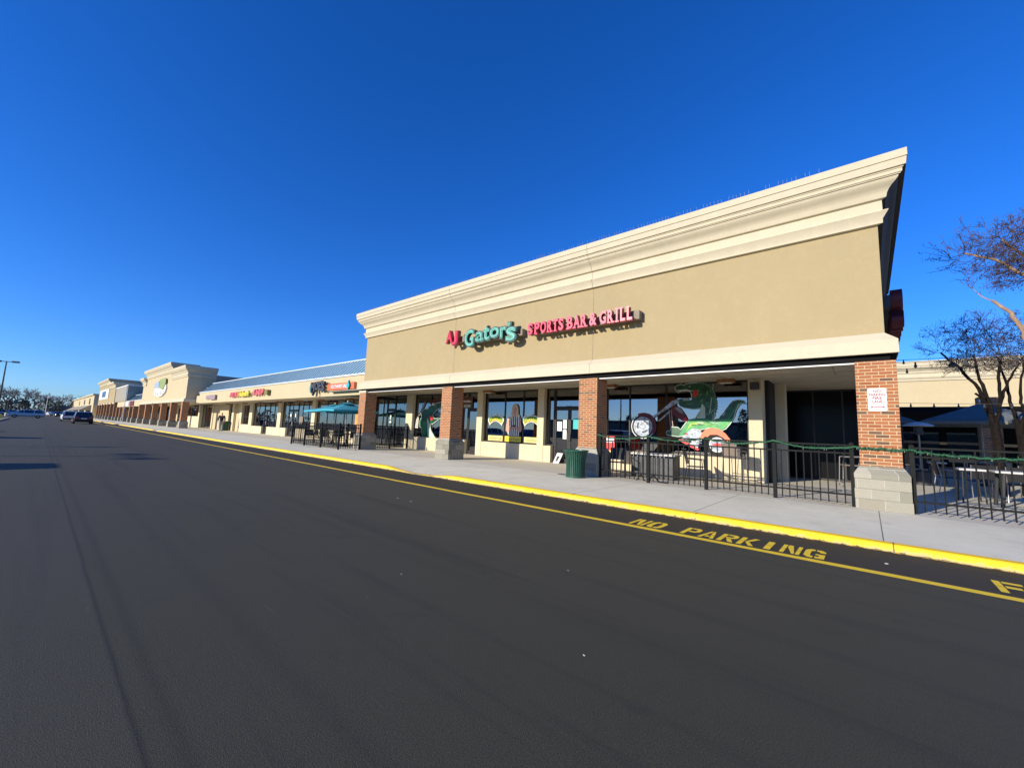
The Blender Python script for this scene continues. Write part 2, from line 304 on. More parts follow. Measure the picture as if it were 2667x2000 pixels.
def tag(o, label, cat, group=None):
    o['label'] = label; o['category'] = cat
    if group: o['group'] = group
    return o
def thing(name, label, cat, loc=(0,0,0), rz=0, group=None):
    o = bpy.data.objects.new(name, None); C.objects.link(o); o.location = loc; o.rotation_euler = (0,0,rz); o.empty_display_size = 0.2
    return tag(o, label, cat, group)
def struct(o, kind='structure'): o['kind'] = kind; return o
def copy_tree(root, loc, rz=None, label=None, scale=None):
    def cp(o, par):
        c = o.copy(); C.objects.link(c)
        if par: c.parent = par
        for ch in [x for x in bpy.data.objects if x.parent == o and x is not c]: cp(ch, c)
        return c
    r = cp(root, None); r.location = loc
    if rz is not None: r.rotation_euler = (0,0,rz)
    if scale: r.scale = scale if isinstance(scale, tuple) else (scale,)*3
    if label: r['label'] = label
    return r
def text_mesh(s, x0, x1, z0, z1, y, d, mat, bold=0.0, shear=0.0):
    """letters filling the box x0..x1, z0..z1, front face at y, d deep (towards +Y)"""
    cu = bpy.data.curves.new('t', 'FONT'); cu.body = s; cu.extrude = 0.5; cu.offset = bold; cu.shear = shear; cu.resolution_u = 3
    o = bpy.data.objects.new('t', cu); C.objects.link(o); bpy.context.view_layer.update()
    me = bpy.data.meshes.new_from_object(o.evaluated_get(bpy.context.evaluated_depsgraph_get()))
    bpy.data.objects.remove(o); bpy.data.curves.remove(cu)
    xs = [v.co.x for v in me.vertices]; ys = [v.co.y for v in me.vertices]
    ax, bx, ay, by = min(xs), max(xs), min(ys), max(ys)
    for v in me.vertices:
        v.co = Vector((x0 + (v.co.x-ax)/(bx-ax)*(x1-x0), y + (0.5 - v.co.z)*d, z0 + (v.co.y-ay)/(by-ay)*(z1-z0)))
    me.materials.clear(); me.materials.append(MT[mat]); me.polygons.foreach_set('material_index', [0]*len(me.polygons)); me.update(); return me
def text_obj(name, s, x0, x1, z0, z1, y, d, mat, parent=None, **k):
    o = bpy.data.objects.new(name, text_mesh(s, x0, x1, z0, z1, y, d, mat, **k)); C.objects.link(o); o.parent = parent; return o
def join_into(base, me_list):
    bm = bmesh.new(); bm.from_mesh(base.data); mats = list(base.data.materials)
    for me in me_list:
        off = len(mats); mats += list(me.materials); n0 = len(bm.faces); bm.from_mesh(me); bm.faces.ensure_lookup_table()
        for f in bm.faces[n0:]: f.material_index += off
    bm.to_mesh(base.data); bm.free()
    for m_ in mats[len(base.data.materials):]: base.data.materials.append(m_)

# ---------------------------------------------------------------- ground, road, walk
def hump(x, y):                                     # gentle lot relief far away stays flat near the camera
    return 0.0
g = MB().add([(-1600,-900,0),(1200,-900,0),(1200,1200,0),(-1600,1200,0)], [(0,1,2,3)], 'asphalt').build('road'); struct(g)

CURB = [(-400,.1),(-82.2,.1),(-81.3,.02),(-80.0,.02),(-79.2,.1),(-52.2,.1),(-51.2,.02),(-50.0,.02),(-49.0,.1),(-11.6,.1),(-10.9,.045),(-10.1,.02),(-9.3,.03),(-8.4,.1),(40,.1)]
xs = []
for (a, ha), (b_, hb) in zip(CURB, CURB[1:]):
    n = max(1, int(abs(b_-a)/3.05)) if ha == hb else 2
    for i in range(n): t = i/n; xs.append((a+(b_-a)*t, ha+(hb-ha)*t))
xs.append(CURB[-1])
def wob(x): return 0.012*math.sin(x*1.7) + 0.008*math.sin(x*4.1+1)
def strip(rows, mat, name):
    vs = []; fs = []; n = len(rows)
    for x, h in xs:
        for fy, fz in rows: vs.append((x, fy(x, h), fz(x, h)))
    for i in range(len(xs)-1):
        for k in range(n-1): fs.append((i*n+k, (i+1)*n+k, (i+1)*n+k+1, i*n+k+1))
    return MB().add(vs, fs, mat).build(name)
bulge = lambda x: -0.10*max(0, 1-abs(x+10.1)/1.2)
struct(strip([(lambda x,h: 7.40+wob(x)+bulge(x)-0.05, lambda x,h: 0.006), (lambda x,h: 7.40+wob(x)+bulge(x), lambda x,h: 0.009),
              (lambda x,h: 7.425+wob(x)*0.5+bulge(x), lambda x,h: h*0.86), (lambda x,h: 7.445+wob(x)*0.3+bulge(x), lambda x,h: h+0.001),
              (lambda x,h: 7.56+wob(x)*0.3+bulge(x), lambda x,h: h+0.004), (lambda x,h: 7.561+wob(x)*0.3+bulge(x), lambda x,h: h-0.05)], 'yellow_kerb', 'curb'))
struct(strip([(lambda x,h: 7.46, lambda x,h: h-0.002), (lambda x,h: 8.7, lambda x,h: 0.1 if h > 0.09 else 0.075), (lambda x,h: 9.6, lambda x,h: 0.1),
              (lambda x,h: 60.0, lambda x,h: 0.1)], 'concrete', 'sidewalk'))
# fire-lane line, slightly uneven edges
vs = []; fs = []; x = -330.0; k = 0
while x < 40:
    vs += [(x, 6.03+0.006*math.sin(x*3.1), 0.004), (x, 6.165+0.006*math.sin(x*2.3+1), 0.004)]; k += 1
    x += 0.7 if x > -30 else 5
fs = [(2*i, 2*i+2, 2*i+3, 2*i+1) for i in range(k-1)]
struct(MB().add(vs, fs, 'yellow').build('road_line'))
# stencilled lettering
OL = [(.46,1),(.22,1),(0,.82),(0,.18),(.22,0),(.46,0),(.46,.2),(.36,.2),(.3,.27),(.3,.73),(.36,.8),(.46,.8)]
BAR = [(0,0),(.29,0),(.29,1),(0,1)]
def cut(p, y=0.5): return p
def bar2(a, b): return [[(a,0),(b,0),(b,.48),(a,.48)], [(a,.505),(b,.505),(b,1),(a,1)]]
ST = {'O': [OL, [(1-x_, y_) for x_, y_ in OL]],
 'N': bar2(0,.22)+[[(.27,1),(.50,1),(.74,.1),(.74,0),(.62,0),(.27,.72)]]+bar2(.79,1),
 'P': [BAR, [(.34,1),(.8,1),(1,.85),(1,.52),(.8,.38),(.34,.38),(.34,.55),(.66,.55),(.72,.6),(.72,.77),(.66,.83),(.34,.83)]],
 'A': [[(0,0),(.24,0),(.47,.78),(.47,1),(.36,1)]]+[[(1,0),(.76,0),(.63,.44),(.86,.44)],[(.62,.47),(.53,.78),(.53,1),(.64,1),(.85,.47)],[(.345,.16),(.655,.16),(.60,.34),(.40,.34)]],
 'R': bar2(0,.29)+[[(.34,1),(.8,1),(1,.86),(1,.60),(.8,.47),(.34,.47),(.34,.62),(.66,.62),(.72,.67),(.72,.79),(.66,.84),(.34,.84)], [(.40,.43),(.68,.43),(1,0),(.70,0)]],
 'K': bar2(0,.29)+[[(.34,.50),(.70,1),(1,1),(.58,.50)], [(.34,.46),(.58,.46),(1,0),(.70,0)]], 'I': bar2(.34,.70),
 'G': [OL, [(.54,1),(.8,1),(1,.84),(1,.68),(.72,.68),(.72,.74),(.66,.8),(.54,.8)], [(.54,0),(1,0),(1,.5),(.54,.5),(.54,.36),(.72,.36),(.72,.2),(.54,.2)]],
 'F': bar2(0,.29)+[[(.35,1),(1.05,1),(1.05,.82),(.35,.82)],[(.35,.62),(.9,.62),(.9,.43),(.35,.43)]]}
mb = MB(); x = 0
def stencil(word, x0, pitch, wd, y0, y1):
    for i, ch in enumerate(word):
        if ch == ' ': continue
        for poly in ST[ch]:
            a = sum(poly[q][0]*poly[(q+1)%len(poly)][1]-poly[(q+1)%len(poly)][0]*poly[q][1] for q in range(len(poly)))
            if a < 0: poly = poly[::-1]
            mb.add([(x0+i*pitch+p_[0]*wd, y0+p_[1]*(y1-y0), 0.004) for p_ in poly], [tuple(range(len(poly)))], 'yellow')
stencil('NO', -2.90, 0.262, 0.225, 6.235, 6.70); stencil('PARKING', -2.12, 0.243, 0.208, 6.235, 6.72); stencil('FIR', 0.915, 0.25, 0.20, 6.30, 6.78)
struct(mb.build('road_lettering'))
# pavement joints in the kerb itself are real gaps of dark mortar
mb = MB()
for i in range(24):
    x = 0.19 - 2.44*i
    mb.add([(x-.006,7.392,.01),(x+.006,7.392,.01),(x+.006,7.436,.105),(x-.006,7.436,.105)], [(0,1,2,3)], 'joint')
    mb.add([(x-.006,7.436,.1065),(x+.006,7.436,.1065),(x+.006,7.57,.1065),(x-.006,7.57,.1065)], [(0,1,2,3)], 'joint')
struct(mb.build('curb_joints'))
# ---------------------------------------------------------------- building kit
PROF = [(0.0,6.048),(.084,6.055),(.086,6.15),(.179,6.285),(.176,6.30),(.09,6.335),(.087,6.560),(.150,6.576),(.162,6.593),(.172,6.66),(.20,6.72),(.25,6.78),(.315,6.83),(.348,6.87),(.358,6.903),(.385,6.906),(.388,6.925),(.408,6.928),(.41,7.0),(.425,7.004),(.43,7.03),(.465,7.034),(.482,7.183),(.470,7.186),(.470,7.196),(.492,7.200),(.492,7.364),(.30,7.372)]
BAND = [(0.0,3.703),(.191,3.524),(.193,3.25),(.18,3.24)]
def loft(mb, prof, x0, x1, y0, y1, mat, dz=0.0, k=1.0, left=True, right=True, runs=(0,1,2)):
    """moulding of the given (offset, height) profile round the front and both returns of a block"""
    vs = []; n = 0
    path = lambda o: [(x0-(o if left else 0), y1), (x0-(o if left else 0), y0-o), (x1+(o if right else 0), y0-o), (x1+(o if right else 0), y1)]
    for off, z in prof: vs += [(a, b_, z+dz) for a, b_ in path(off*k)]
    fs = []
    for i in range(len(prof)-1):
        for q in runs: fs.append((i*4+q, i*4+q+1, (i+1)*4+q+1, (i+1)*4+q))
    mb.add(vs, fs, mat)
def joint_strip(mb, prof, x, y0, mat, dz=0.0):
    vs = []; 
    for off, z in prof: vs += [(x-.005, y0-off-.003, z+dz), (x+.005, y0-off-.003, z+dz)]
    mb.add(vs, [(2*i, 2*i+1, 2*i+3, 2*i+2) for i in range(len(prof)-1)], mat)
rs = random.Random(7)
def column(parent, cx, y0, ztop=3.08, w=0.645, bw=0.85, cap=False, simple=False, zbase=0.1):
    """brick shaft on a battered stone base; y0 = front face of the shaft"""
    h = w/2; o = MB().box(cx-h, cx+h, y0, y0+w, zbase+.70, ztop, 'brick').build('column', parent, bevel=0 if simple else 0.004)
    mb = MB(); cy = y0+h; b = bw/2
    for r in range(4):
        z0 = zbase + r*0.2; z1 = z0+0.196
        if simple: dx = [0]*4
        else: dx = [rs.uniform(-.008,.012) for _ in range(4)]
        q0 = [(cx-b-dx[0], cy-b-dx[1]), (cx+b+dx[2], cy-b-dx[1]), (cx+b+dx[2], cy+b+dx[3]), (cx-b-dx[0], cy+b+dx[3])]
        if r == 3:
            t0 = [(x, y, z0+.10) for x, y in q0]
            mb.hexa([(x, y, z0) for x, y in q0], t0, 'stone')
            q1 = [(cx-h-.01, cy-h-.01), (cx+h+.01, cy-h-.01), (cx+h+.01, cy+h+.01), (cx-h-.01, cy+h+.01)]
            mb.hexa([(x, y, z0+.1005) for x, y in q0], [(x, y, z0+.25) for x, y in q1], 'stone')
        else:
            mb.hexa([(x, y, z0) for x, y in q0], [(x, y, z1) for x, y in q0], 'stone')
            mb.box(cx-b+.012, cx+b-.012, cy-b+.012, cy+b-.012, z1, z0+0.2, 'trim')
    mb.build('stone_base', o, bevel=0 if simple else 0.014)
    if cap: MB().box(cx-h-.03, cx+h+.03, y0-.03, y0+w+.03, ztop, ztop+.12, 'trim').build('capital', o)
    return o
def window(parent, x0, x1, z0, z1, y, mulls=(), bars=(), fr=0.055, glass='glass', frame='bronze', name='window'):
    mb = MB(); d = 0.07
    def b(a, c, e, f): mb.box(a, c, y-d/2, y+d/2, e, f, frame)
    b(x0, x0+fr, z0, z1); b(x1-fr, x1, z0, z1)
    b(x0+fr, x1-fr, z0, z0+fr); b(x0+fr, x1-fr, z1-fr, z1)
    vx = sorted([m for m in mulls if x0+fr < m < x1-fr]); edges = [x0+fr]
    for m_ in vx: b(m_-fr/2, m_+fr/2, z0+fr, z1-fr); edges += [m_-fr/2, m_+fr/2]
    edges.append(x1-fr)
    for zb in bars:
        for i in range(0, len(edges), 2): mb.box(edges[i], edges[i+1], y-d/2+.004, y+d/2-.004, zb-fr/2, zb+fr/2, frame)
    o = mb.build(name, parent)
    MB().box(x0+fr*.5, x1-fr*.5, y-.003, y+.003, z0+fr*.5, z1-fr*.5, glass).build('pane', o)
    return o
def door(parent, x0, x1, z0, z1, y, leaves=1, transom=None, side='r', glass='glass'):
    zt = transom or z1
    if transom: window(parent, x0, x1, transom+.05, z1, y, name='transom_window', glass=glass)
    w_ = (x1-x0)/leaves
    for k in range(leaves):
        a = x0+k*w_+.004; c = a+w_-.008; mb = MB(); fr = 0.075
        mb.box(a, a+fr, y-.025, y+.025, z0, zt+.04, 'bronze'); mb.box(c-fr, c, y-.025, y+.025, z0, zt+.04, 'bronze')
        mb.box(a+fr, c-fr, y-.025, y+.025, z0, z0+.18, 'bronze'); mb.box(a+fr, c-fr, y-.025, y+.025, zt-.07, zt+.04, 'bronze')
        o = mb.build('door', parent)
        MB().box(a+fr*.6, c-fr*.6, y-.003, y+.003, z0+.12, zt-.04, glass).build('pane', o)
        hx = c-fr/2 if (k == 0 and leaves == 2) or side == 'r' and leaves == 1 else a+fr/2
        MB().tube([(hx, y-.03, z0+.95), (hx, y-.09, z0+.95), (hx, y-.09, z0+1.25), (hx, y-.03, z0+1.25)], .013, 6, 'alu').build('handle', o)

# ================================================================ the sports bar block
bar = thing('restaurant_building', 'big tan plaster restaurant block with deep white cornice on brick columns, nearest the camera', 'building', (-10, 11.31, 0))
bar.location = (0,0,0)
YW = 11.31; XL, XR = -20.40, 0.36; JX = (-13.16, -6.50)
mb = MB(); mb.box(XL, XR, YW, 20.3, 3.45, 6.52, 'stucco')
for x in JX: mb.add([(x-.005,YW-.003,3.70),(x+.005,YW-.003,3.70),(x+.005,YW-.003,6.05),(x-.005,YW-.003,6.05)], [(0,1,2,3)], 'joint')
mb.build('wall', bar)
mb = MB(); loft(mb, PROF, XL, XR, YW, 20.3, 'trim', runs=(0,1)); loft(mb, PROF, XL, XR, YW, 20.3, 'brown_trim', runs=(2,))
for x in JX: joint_strip(mb, PROF[:-1], x, YW, 'joint')
mb.build('cornice', bar, smooth=True)
mb = MB(); loft(mb, BAND, XL, XR, YW, 20.3, 'trim')
for x in JX: joint_strip(mb, BAND[:3], x, YW, 'joint')
mb.build('band', bar)
MB().box(XL-.175, XR+.175, YW-.175, 11.28, 3.237, 3.2395, 'beam_black').box(.40, XR+.175, 11.281, 20.3, 3.237, 3.2395, 'beam_black').build('band_underside', bar)
MB().box(XL+.02, XR-.02, YW+.02, 20.3, 6.6, 7.30, 'grey_wall').build('roof', bar)
MB().box(-20.5, .42, 11.26, 11.44, 3.10, 3.236, 'beam_black').build('canopy_beam', bar)
MB().box(.22, .42, 11.442, 20.3, 3.10, 3.236, 'beam_black').build('canopy_beam', bar)
MB().box(-19.84, -.15, 11.268, 11.30, 3.070, 3.098, 'white_trim').build('soffit_trim', bar)
mb = MB(); mb.box(-24.9, .22, 11.442, 18.40, 3.285, 3.32, 'soffit')
for i in range(9):
    x = -22.6+i*2.75
    mb.box(x-.008, x+.008, 11.45, 14.5, 3.281, 3.2845, 'joint')
for yy in (12.6, 13.8): mb.box(-24.8, .2, yy-.006, yy+.006, 3.2805, 3.2845, 'joint')
mb.build('soffit', bar)
for i, cx in enumerate((0.178, -6.56, -13.325, -20.175)): column(bar, cx, 11.17, ztop=3.10 if i < 3 else 3.04, cap=(i == 3))
for x in (-16.9, -13.9, -7.4, -3.35): 
    f = MB().box(x-.24, x+.24, 14.12, 14.40, 3.17, 3.284, 'rust'); f.box(x-.17, x+.17, 14.16, 14.36, 3.15, 3.169, 'offwhite'); f.build('canopy_light', bar)
# piers, knee walls, glazing
YG = 14.72
PIERS = ((-20.97,-20.33),(-14.89,-14.50),(-11.05,-10.70),(-8.20,-7.80),(-2.79,-2.41))
for a, c_ in PIERS: MB().box(a, c_, 14.50, 14.98, .1, 3.284, 'knee').build('pier', bar, bevel=.006)
for a, c_ in ((-20.326,-15.72),(-14.496,-11.054),(-10.696,-10.31),(-7.796,-2.794)):
    MB().box(a, c_, 14.515, 14.80, .1, .80, 'knee').build('knee_wall', bar, bevel=.006)
window(bar, -20.32, -15.72, .805, 3.28, YG, (-18.83,-17.25)); door(bar, -15.71, -14.90, .1, 3.28, YG, 1, 2.36)
window(bar, -14.49, -11.06, .805, 3.28, YG, (-13.16,-12.01))
window(bar, -10.69, -10.25, .805, 3.28, YG); door(bar, -10.24, -8.75, .1, 3.28, YG, 2, 2.40); window(bar, -8.74, -8.21, .11, 3.28, YG)
window(bar, -7.79, -2.80, .805, 3.28, YG, (-6.80,-5.42,-4.09))
# end bay with its own shop door, left of the first column
window(bar, -24.65, -23.30, .11, 3.28, YG, (-23.75,)); door(bar, -23.29, -22.40, .1, 3.28, YG, 1, 2.36); window(bar, -22.39, -20.98, .11, 3.28, YG)
# side wing: recessed glazed wall beyond the corner pier, with a dark curtain wall
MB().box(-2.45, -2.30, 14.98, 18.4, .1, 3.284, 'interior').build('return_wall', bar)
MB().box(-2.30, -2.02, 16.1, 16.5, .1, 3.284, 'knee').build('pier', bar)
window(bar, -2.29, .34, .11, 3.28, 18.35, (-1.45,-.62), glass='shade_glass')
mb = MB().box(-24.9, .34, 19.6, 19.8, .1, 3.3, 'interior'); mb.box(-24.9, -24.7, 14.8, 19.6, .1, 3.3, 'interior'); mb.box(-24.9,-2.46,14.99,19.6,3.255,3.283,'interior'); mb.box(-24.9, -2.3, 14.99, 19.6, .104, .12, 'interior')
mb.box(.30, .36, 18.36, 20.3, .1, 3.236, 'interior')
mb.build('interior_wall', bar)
for x, w_, h_ in ((-19.6,1.2,1.1),(-17.6,1.4,1.15),(-15.9,.5,2.0),(-13.7,1.3,1.05),(-11.8,.8,1.1),(-9.9,.5,1.1),(-6.9,1.5,1.1),(-5.1,1.0,1.0),(-3.6,1.1,1.15)): MB().box(x, x+w_, 15.7, 16.3, .12, h_, 'interior_wood').build('interior_counter', bar)

# ================================================================ row of shops with the metal mansard
def mansard(parent, x0, x1, y0, z0, y1, z1, pitch=0.41, mat='roof_blue', seam='roof_seam', simple=False):
    mb = MB().hexa([(x0,y0,z0),(x1,y0,z0),(x1,y1,z0),(x0,y1,z0)], [(x0,y1-.02,z1),(x1,y1-.02,z1),(x1,y1,z1),(x0,y1,z1)], mat)
    n = int((x1-x0)/pitch); dy, dz = (y1-.02-y0), (z1-z0); L = math.hypot(dy, dz); ny, nz = -dz/L, dy/L
    for i in range(n+1):
        x = x1 - .12 - i*pitch
        if x < x0+.03: break
        h = .028; w_ = .013
        b = [(x-w_,y0,z0),(x+w_,y0,z0),(x+w_,y1-.02,z1),(x-w_,y1-.02,z1)]
        mb.hexa(b, [(a, b_+ny*h, c_+nz*h) for a, b_, c_ in b], seam)
    o = mb.build('metal_roof', parent)
    MB().box(x0-.03, x1, y1-.07, y1+.12, z1, z1+.07, 'flashing').build('ridge_flashing', o)
    MB().box(x0-.02, x1, y0-.07, y0+.03, z0-.06, z0+.035, 'flashing').build('gutter', o)
    return o
row = thing('shop_row', 'low cream row of shops under a blue metal roof, left of the restaurant block', 'building')
mb = MB().box(-57.0, -20.62, 11.80, 12.30, 3.05, 4.20, 'stucco_pale'); mb.box(-61, -20.7, 12.31, 13.0, 3.17, 4.0, 'stucco_pale'); mb.build('fascia', row)
mansard(row, -57.0, -20.92, 11.80, 4.245, 12.95, 5.37)
MB().box(-61.0, -20.92, 13.10, 40, 3.3, 5.1, 'grey_wall').build('wall', row)
mb = MB().box(-61.0, -24.92, 12.302, 15.4, 3.165, 3.20, 'soffit'); mb.build('soffit', row)
for x in (-27.3,-31.9,-35.9,-40.2,-44.9,-49.6,-55.2): MB().box(x-.3, x+.3, 14.05, 14.4, 3.06, 3.162, 'rust').build('canopy_light', row)
for a, c_ in ((-33.95,-33.35),(-41.15,-40.35),(-48.85,-47.95),(-52.05,-51.25),(-54.7,-54.0),(-62.9,-62.45),(-25.1,-24.7)): MB().box(a, c_, 14.5, 14.98, .1, 3.163, 'knee').build('pier', row)
def knee(a, c_, z=.82): MB().box(a, c_, 14.515, 14.80, .1, z, 'knee').build('knee_wall', row)
knee(-33.35,-25.1,.86); window(row, -33.34, -25.11, .865, 3.16, YG, (-31.6,-30.2,-28.95,-27.75,-26.4))
knee(-37.0,-33.95); window(row, -37.0, -33.96, .825, 3.16, YG, (-36.1,-35.0)); door(row, -39.0, -37.02, .1, 3.16, YG, 2, 2.35, glass='glass'); knee(-40.35,-39.0); window(row, -40.34, -39.01, .825, 3.16, YG)
knee(-43.6,-41.15); window(row, -43.6, -41.16, .825, 3.16, YG, (-42.4,)); door(row, -45.0, -43.62, .1, 3.16, YG, 2, 2.35); knee(-47.95,-45.0); window(row, -47.94, -45.02, .825, 3.16, YG, (-46.5,))
MB().box(-51.25,-48.85,14.515,14.8,.1,.92,'knee').build('knee_wall', row); window(row, -51.0, -49.1, .925, 2.95, YG, (-50.05,), (1.75,)); MB().box(-51.25,-48.85,14.60,14.68,2.955,3.163,'knee').build('lintel', row)
door(row, -52.6, -52.06, .1, 3.0, 14.9, 1); MB().box(-54.0,-52.62,14.75,14.95,.1,3.163,'stucco_pale').build('shop_wall', row)
door(row, -56.2, -54.72, .1, 3.0, 14.9, 2); MB().box(-62.45,-56.22,14.6,14.8,.1,3.163,'stucco_pale').build('shop_wall', row)
window(row, -68.9, -62.92, .11, 3.1, 14.9, (-67.4,-66,-64.5)); MB().box(-69.6,-68.92,14.5,14.98,.1,3.16,'knee').build('pier', row)
MB().box(-76,-69.62,14.5,14.9,.1,1.62,'knee').build('knee_wall', row); window(row, -75.9, -69.63, 1.625, 3.05, 14.8, (-74.5,-73,-71.5))
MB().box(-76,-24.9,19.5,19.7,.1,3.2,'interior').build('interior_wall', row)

# ================================================================ tall shop with raised centre parapet
def tall_cornice(parent, x0, x1, y0, y1, top, mat='trim', k=1.0, left=True, right=True):
    mb = MB(); loft(mb, PROF, x0, x1, y0, y1, mat, dz=top-7.372, k=k, left=left, right=right); return mb.build('cornice', parent)
tall = thing('tall_shop', 'cream shop block with stepped white parapet and a round coloured sign, six brick columns', 'building')
mb = MB().box(-92.5, -61.0, 11.31, 14.1, 3.45, 7.25, 'stucco_pale'); mb.box(-89.3, -69.7, 11.312, 14.0, 7.25, 8.3, 'stucco_pale'); mb.build('wall', tall)
tall_cornice(tall, -92.5, -89.35, 11.31, 14.1, 7.58, right=False); tall_cornice(tall, -69.65, -61.0, 11.31, 14.1, 7.58, left=False); tall_cornice(tall, -89.3, -69.7, 11.30, 14.0, 8.62)
mb = MB(); loft(mb, BAND, -92.5, -61.0, 11.31, 14.1, 'trim'); mb.box(-92.5,-61.0,11.33,14.1,3.2,3.44,'trim'); mb.build('band', tall)
mb = MB().box(-92.5, -61.05, 14.11, 40, 3.2, 6.75, 'grey_wall'); mb.box(-75, -64, 24, 34, 6.75, 8.3, 'grey_wall'); mb.build('rear_block', tall)
MB().box(-92.5, -76.0, 15.2, 15.5, .1, 3.2, 'stucco_pale').build('shop_wall', tall)
for x in (-61.7,-67.95,-74.2,-80.5,-86.8,-93.0): column(tall, x, 11.17, ztop=3.22, simple=True)
for x in (-90,-85,-80): door(tall, x, x+1.8, .1, 2.8, 15.1, 2, glass='dark_glass')

# ================================================================ second low row
row2 = thing('shop_row', 'short low row with blue roof between the two tall shop blocks', 'building')
MB().box(-126.0, -93.0, 11.5, 12.0, 3.04, 4.15, 'stucco_pale').build('fascia', row2); mansard(row2, -111.9, -93.0, 11.5, 4.16, 12.7, 5.4, pitch=.6)
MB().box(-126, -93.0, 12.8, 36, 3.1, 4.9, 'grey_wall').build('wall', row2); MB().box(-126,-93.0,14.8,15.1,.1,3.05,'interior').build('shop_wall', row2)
MB().box(-107,-102,11.40,11.49,3.15,4.05,'red_dark').build('sign_panel', row2); MB().box(-113.5,-108.5,11.42,11.49,3.2,4.0,'offwhite').build('sign_panel', row2)
for x in (-99.5,-104,-113,-117.5,-123): column(row2, x, 11.17, ztop=3.06, simple=True)

# ================================================================ stepped pink-cream block
step = thing('tall_shop', 'far pinkish shop block stepping up, white panel with a blue square sign', 'building')
MB().box(-169, -142.5, 11.30, 17.0, 4.2, 9.9, 'stucco').build('wall', step); tall_cornice(step, -169, -142.5, 11.30, 17.0, 10.3, k=1.3)
MB().box(-142.4, -131.0, 11.31, 16.2, 4.2, 8.6, 'stucco').build('wall', step); tall_cornice(step, -142.4, -131.0, 11.31, 16.2, 8.95, k=1.3, left=False)
MB().box(-130.9, -112.0, 11.4, 14.0, 4.2, 7.3, 'grey_wall').build('wall', step); MB().box(-130.9,-111.9,11.34,14.1,7.3,7.5,'white_trim').build('coping', step)
MB().box(-112.06,-111.9,11.2,11.33,.1,7.3,'white_trim').build('downpipe', step)
MB().box(-165.5,-144,11.18,11.29,5.3,7.9,'white').build('sign_panel', step); MB().box(-158,-150,11.08,11.17,5.9,7.4,'paint_blue').build('sign_panel', step)
MB().box(-169,-131,11.32,40,3.9,4.19,'trim').build('band', step); MB().box(-169,-128,15,15.3,.1,4.0,'interior').build('shop_wall', step)
for x in (-128.5,-135.5,-142.5,-149,-155.5,-162,-168.5): column(step, x, 11.17, ztop=4.18, simple=True)

# ================================================================ far yellow building with arched windows
yel = thing('shop_building', 'far cream two-storey shop with arched upper windows and grey awnings', 'building')
MB().box(-300, -184, 11.3, 45, 0, 7.3, 'stucco_pale').build('wall', yel); MB().box(-300.5,-183.6,10.9,45,7.3,7.7,'trim').build('cornice', yel)
for x in (-199,-222,-250):
    pts = [(x-2.2,4.6),(x+2.2,4.6),(x+2.2,5.7)]+[(x+2.2*math.cos(t*math.pi/8),5.7+.9*math.sin(t*math.pi/8)) for t in range(9)]+[(x-2.2,5.7)]
    MB().plate(pts, 11.22, .07, 'dark_glass').build('window', yel)
for x0, x1 in ((-212,-190),(-245,-218),(-285,-252)):
    MB().hexa([(x0,8.6,2.5),(x1,8.6,2.5),(x1,11.28,2.5),(x0,11.28,2.5)], [(x0,11.1,4.2),(x1,11.1,4.2),(x1,11.28,4.2),(x0,11.28,4.2)], 'grey_wall').build('awning', yel)
    MB().box(x0+2,x1-2,11.2,11.29,.3,2.4,'dark_glass').build('shop_window', yel)
MB().box(-184,-178,12.2,14,0,3.8,'stucco_pale').build('side_wing', yel)

blue = thing('shop_building', 'small far building under a dark blue hipped roof', 'building', (-335, 9, 0))
MB().box(-8,8,-5,9,0,2.8,'grey_wall').build('wall', blue)
MB().hexa([(-9.5,-6.2,2.7),(9.5,-6.2,2.7),(9.5,10,2.7),(-9.5,10,2.7)], [(-6,-2.6,5.2),(6,-2.6,5.2),(6,5,5.2),(-6,5,5.2)], 'navy_roof').build('roof', blue)
for y in (-5.5,-1,3.5): MB().box(7.9,8.2,y,y+1.6,.4,2.2,'white').build('window', blue)

# ================================================================ wing across the back courtyard
back = thing('shop_building', 'tan plaster wing with white cornice across the rear courtyard, seen past the right column', 'building')
MB().box(-12, 30, 39.0, 60, 3.45, 7.0, 'stucco_pale').build('wall', back)
mb = MB(); loft(mb, PROF, -12, 30, 39.0, 60, 'trim', dz=-.16); mb.build('cornice', back)
mb = MB(); loft(mb, BAND, -12, 30, 39.0, 60, 'trim'); mb.box(-12,30,39.02,60,3.2,3.44,'trim'); mb.build('band', back)
MB().box(-12,30,43,43.3,.1,3.2,'interior').build('shop_wall', back)
for x in (-6.2,.55,7.3,14): column(back, x, 39.0, ztop=3.22, simple=True)
for x in (1.6,4.3,8.5,11): MB().box(x,x+2.3,42.9,42.99,.2,3.0,'dark_glass').build('shop_window', back)
# shaded brick pier of the courtyard arcade
# ================================================================ signs
YS = 10.98
s = thing('letter_sign', 'big raised red and teal letters, left part of the sign on the tan restaurant wall', 'sign')
def fat(parent, ch, x0, x1, z0, z1, face, back_, shear=0.0, dy=0.0):
    g_ = .045
    o = text_obj('letter', ch, x0-g_, x1+g_, z0-g_, z1+g_, YS-.10+dy, .16, back_, parent, bold=.035, shear=shear)
    join_into(o, [text_mesh(ch, x0, x1, z0, z1, YS-.118+dy, .03, face, bold=.028, shear=shear), text_mesh(ch, x0+.03, x1-.03, z0+.03, z1-.03, YS-.135+dy, .02, 'neon' if face == 'sign_teal' else 'sign_red', bold=-.030, shear=shear)])
    return o
MB().box(-13.15,-12.30,11.08,11.30,4.92,5.16,'raceway').build('raceway', s)
mb = MB(); mb.box(-12.0,-9.25,11.08,11.30,4.80,5.04,'raceway'); mb.build('raceway', s)
fat(s,'A',-13.22,-12.86,4.93,5.38,'sign_red','sign_red_dark'); fat(s,'J',-12.84,-12.55,4.81,5.32,'sign_red','sign_red_dark')
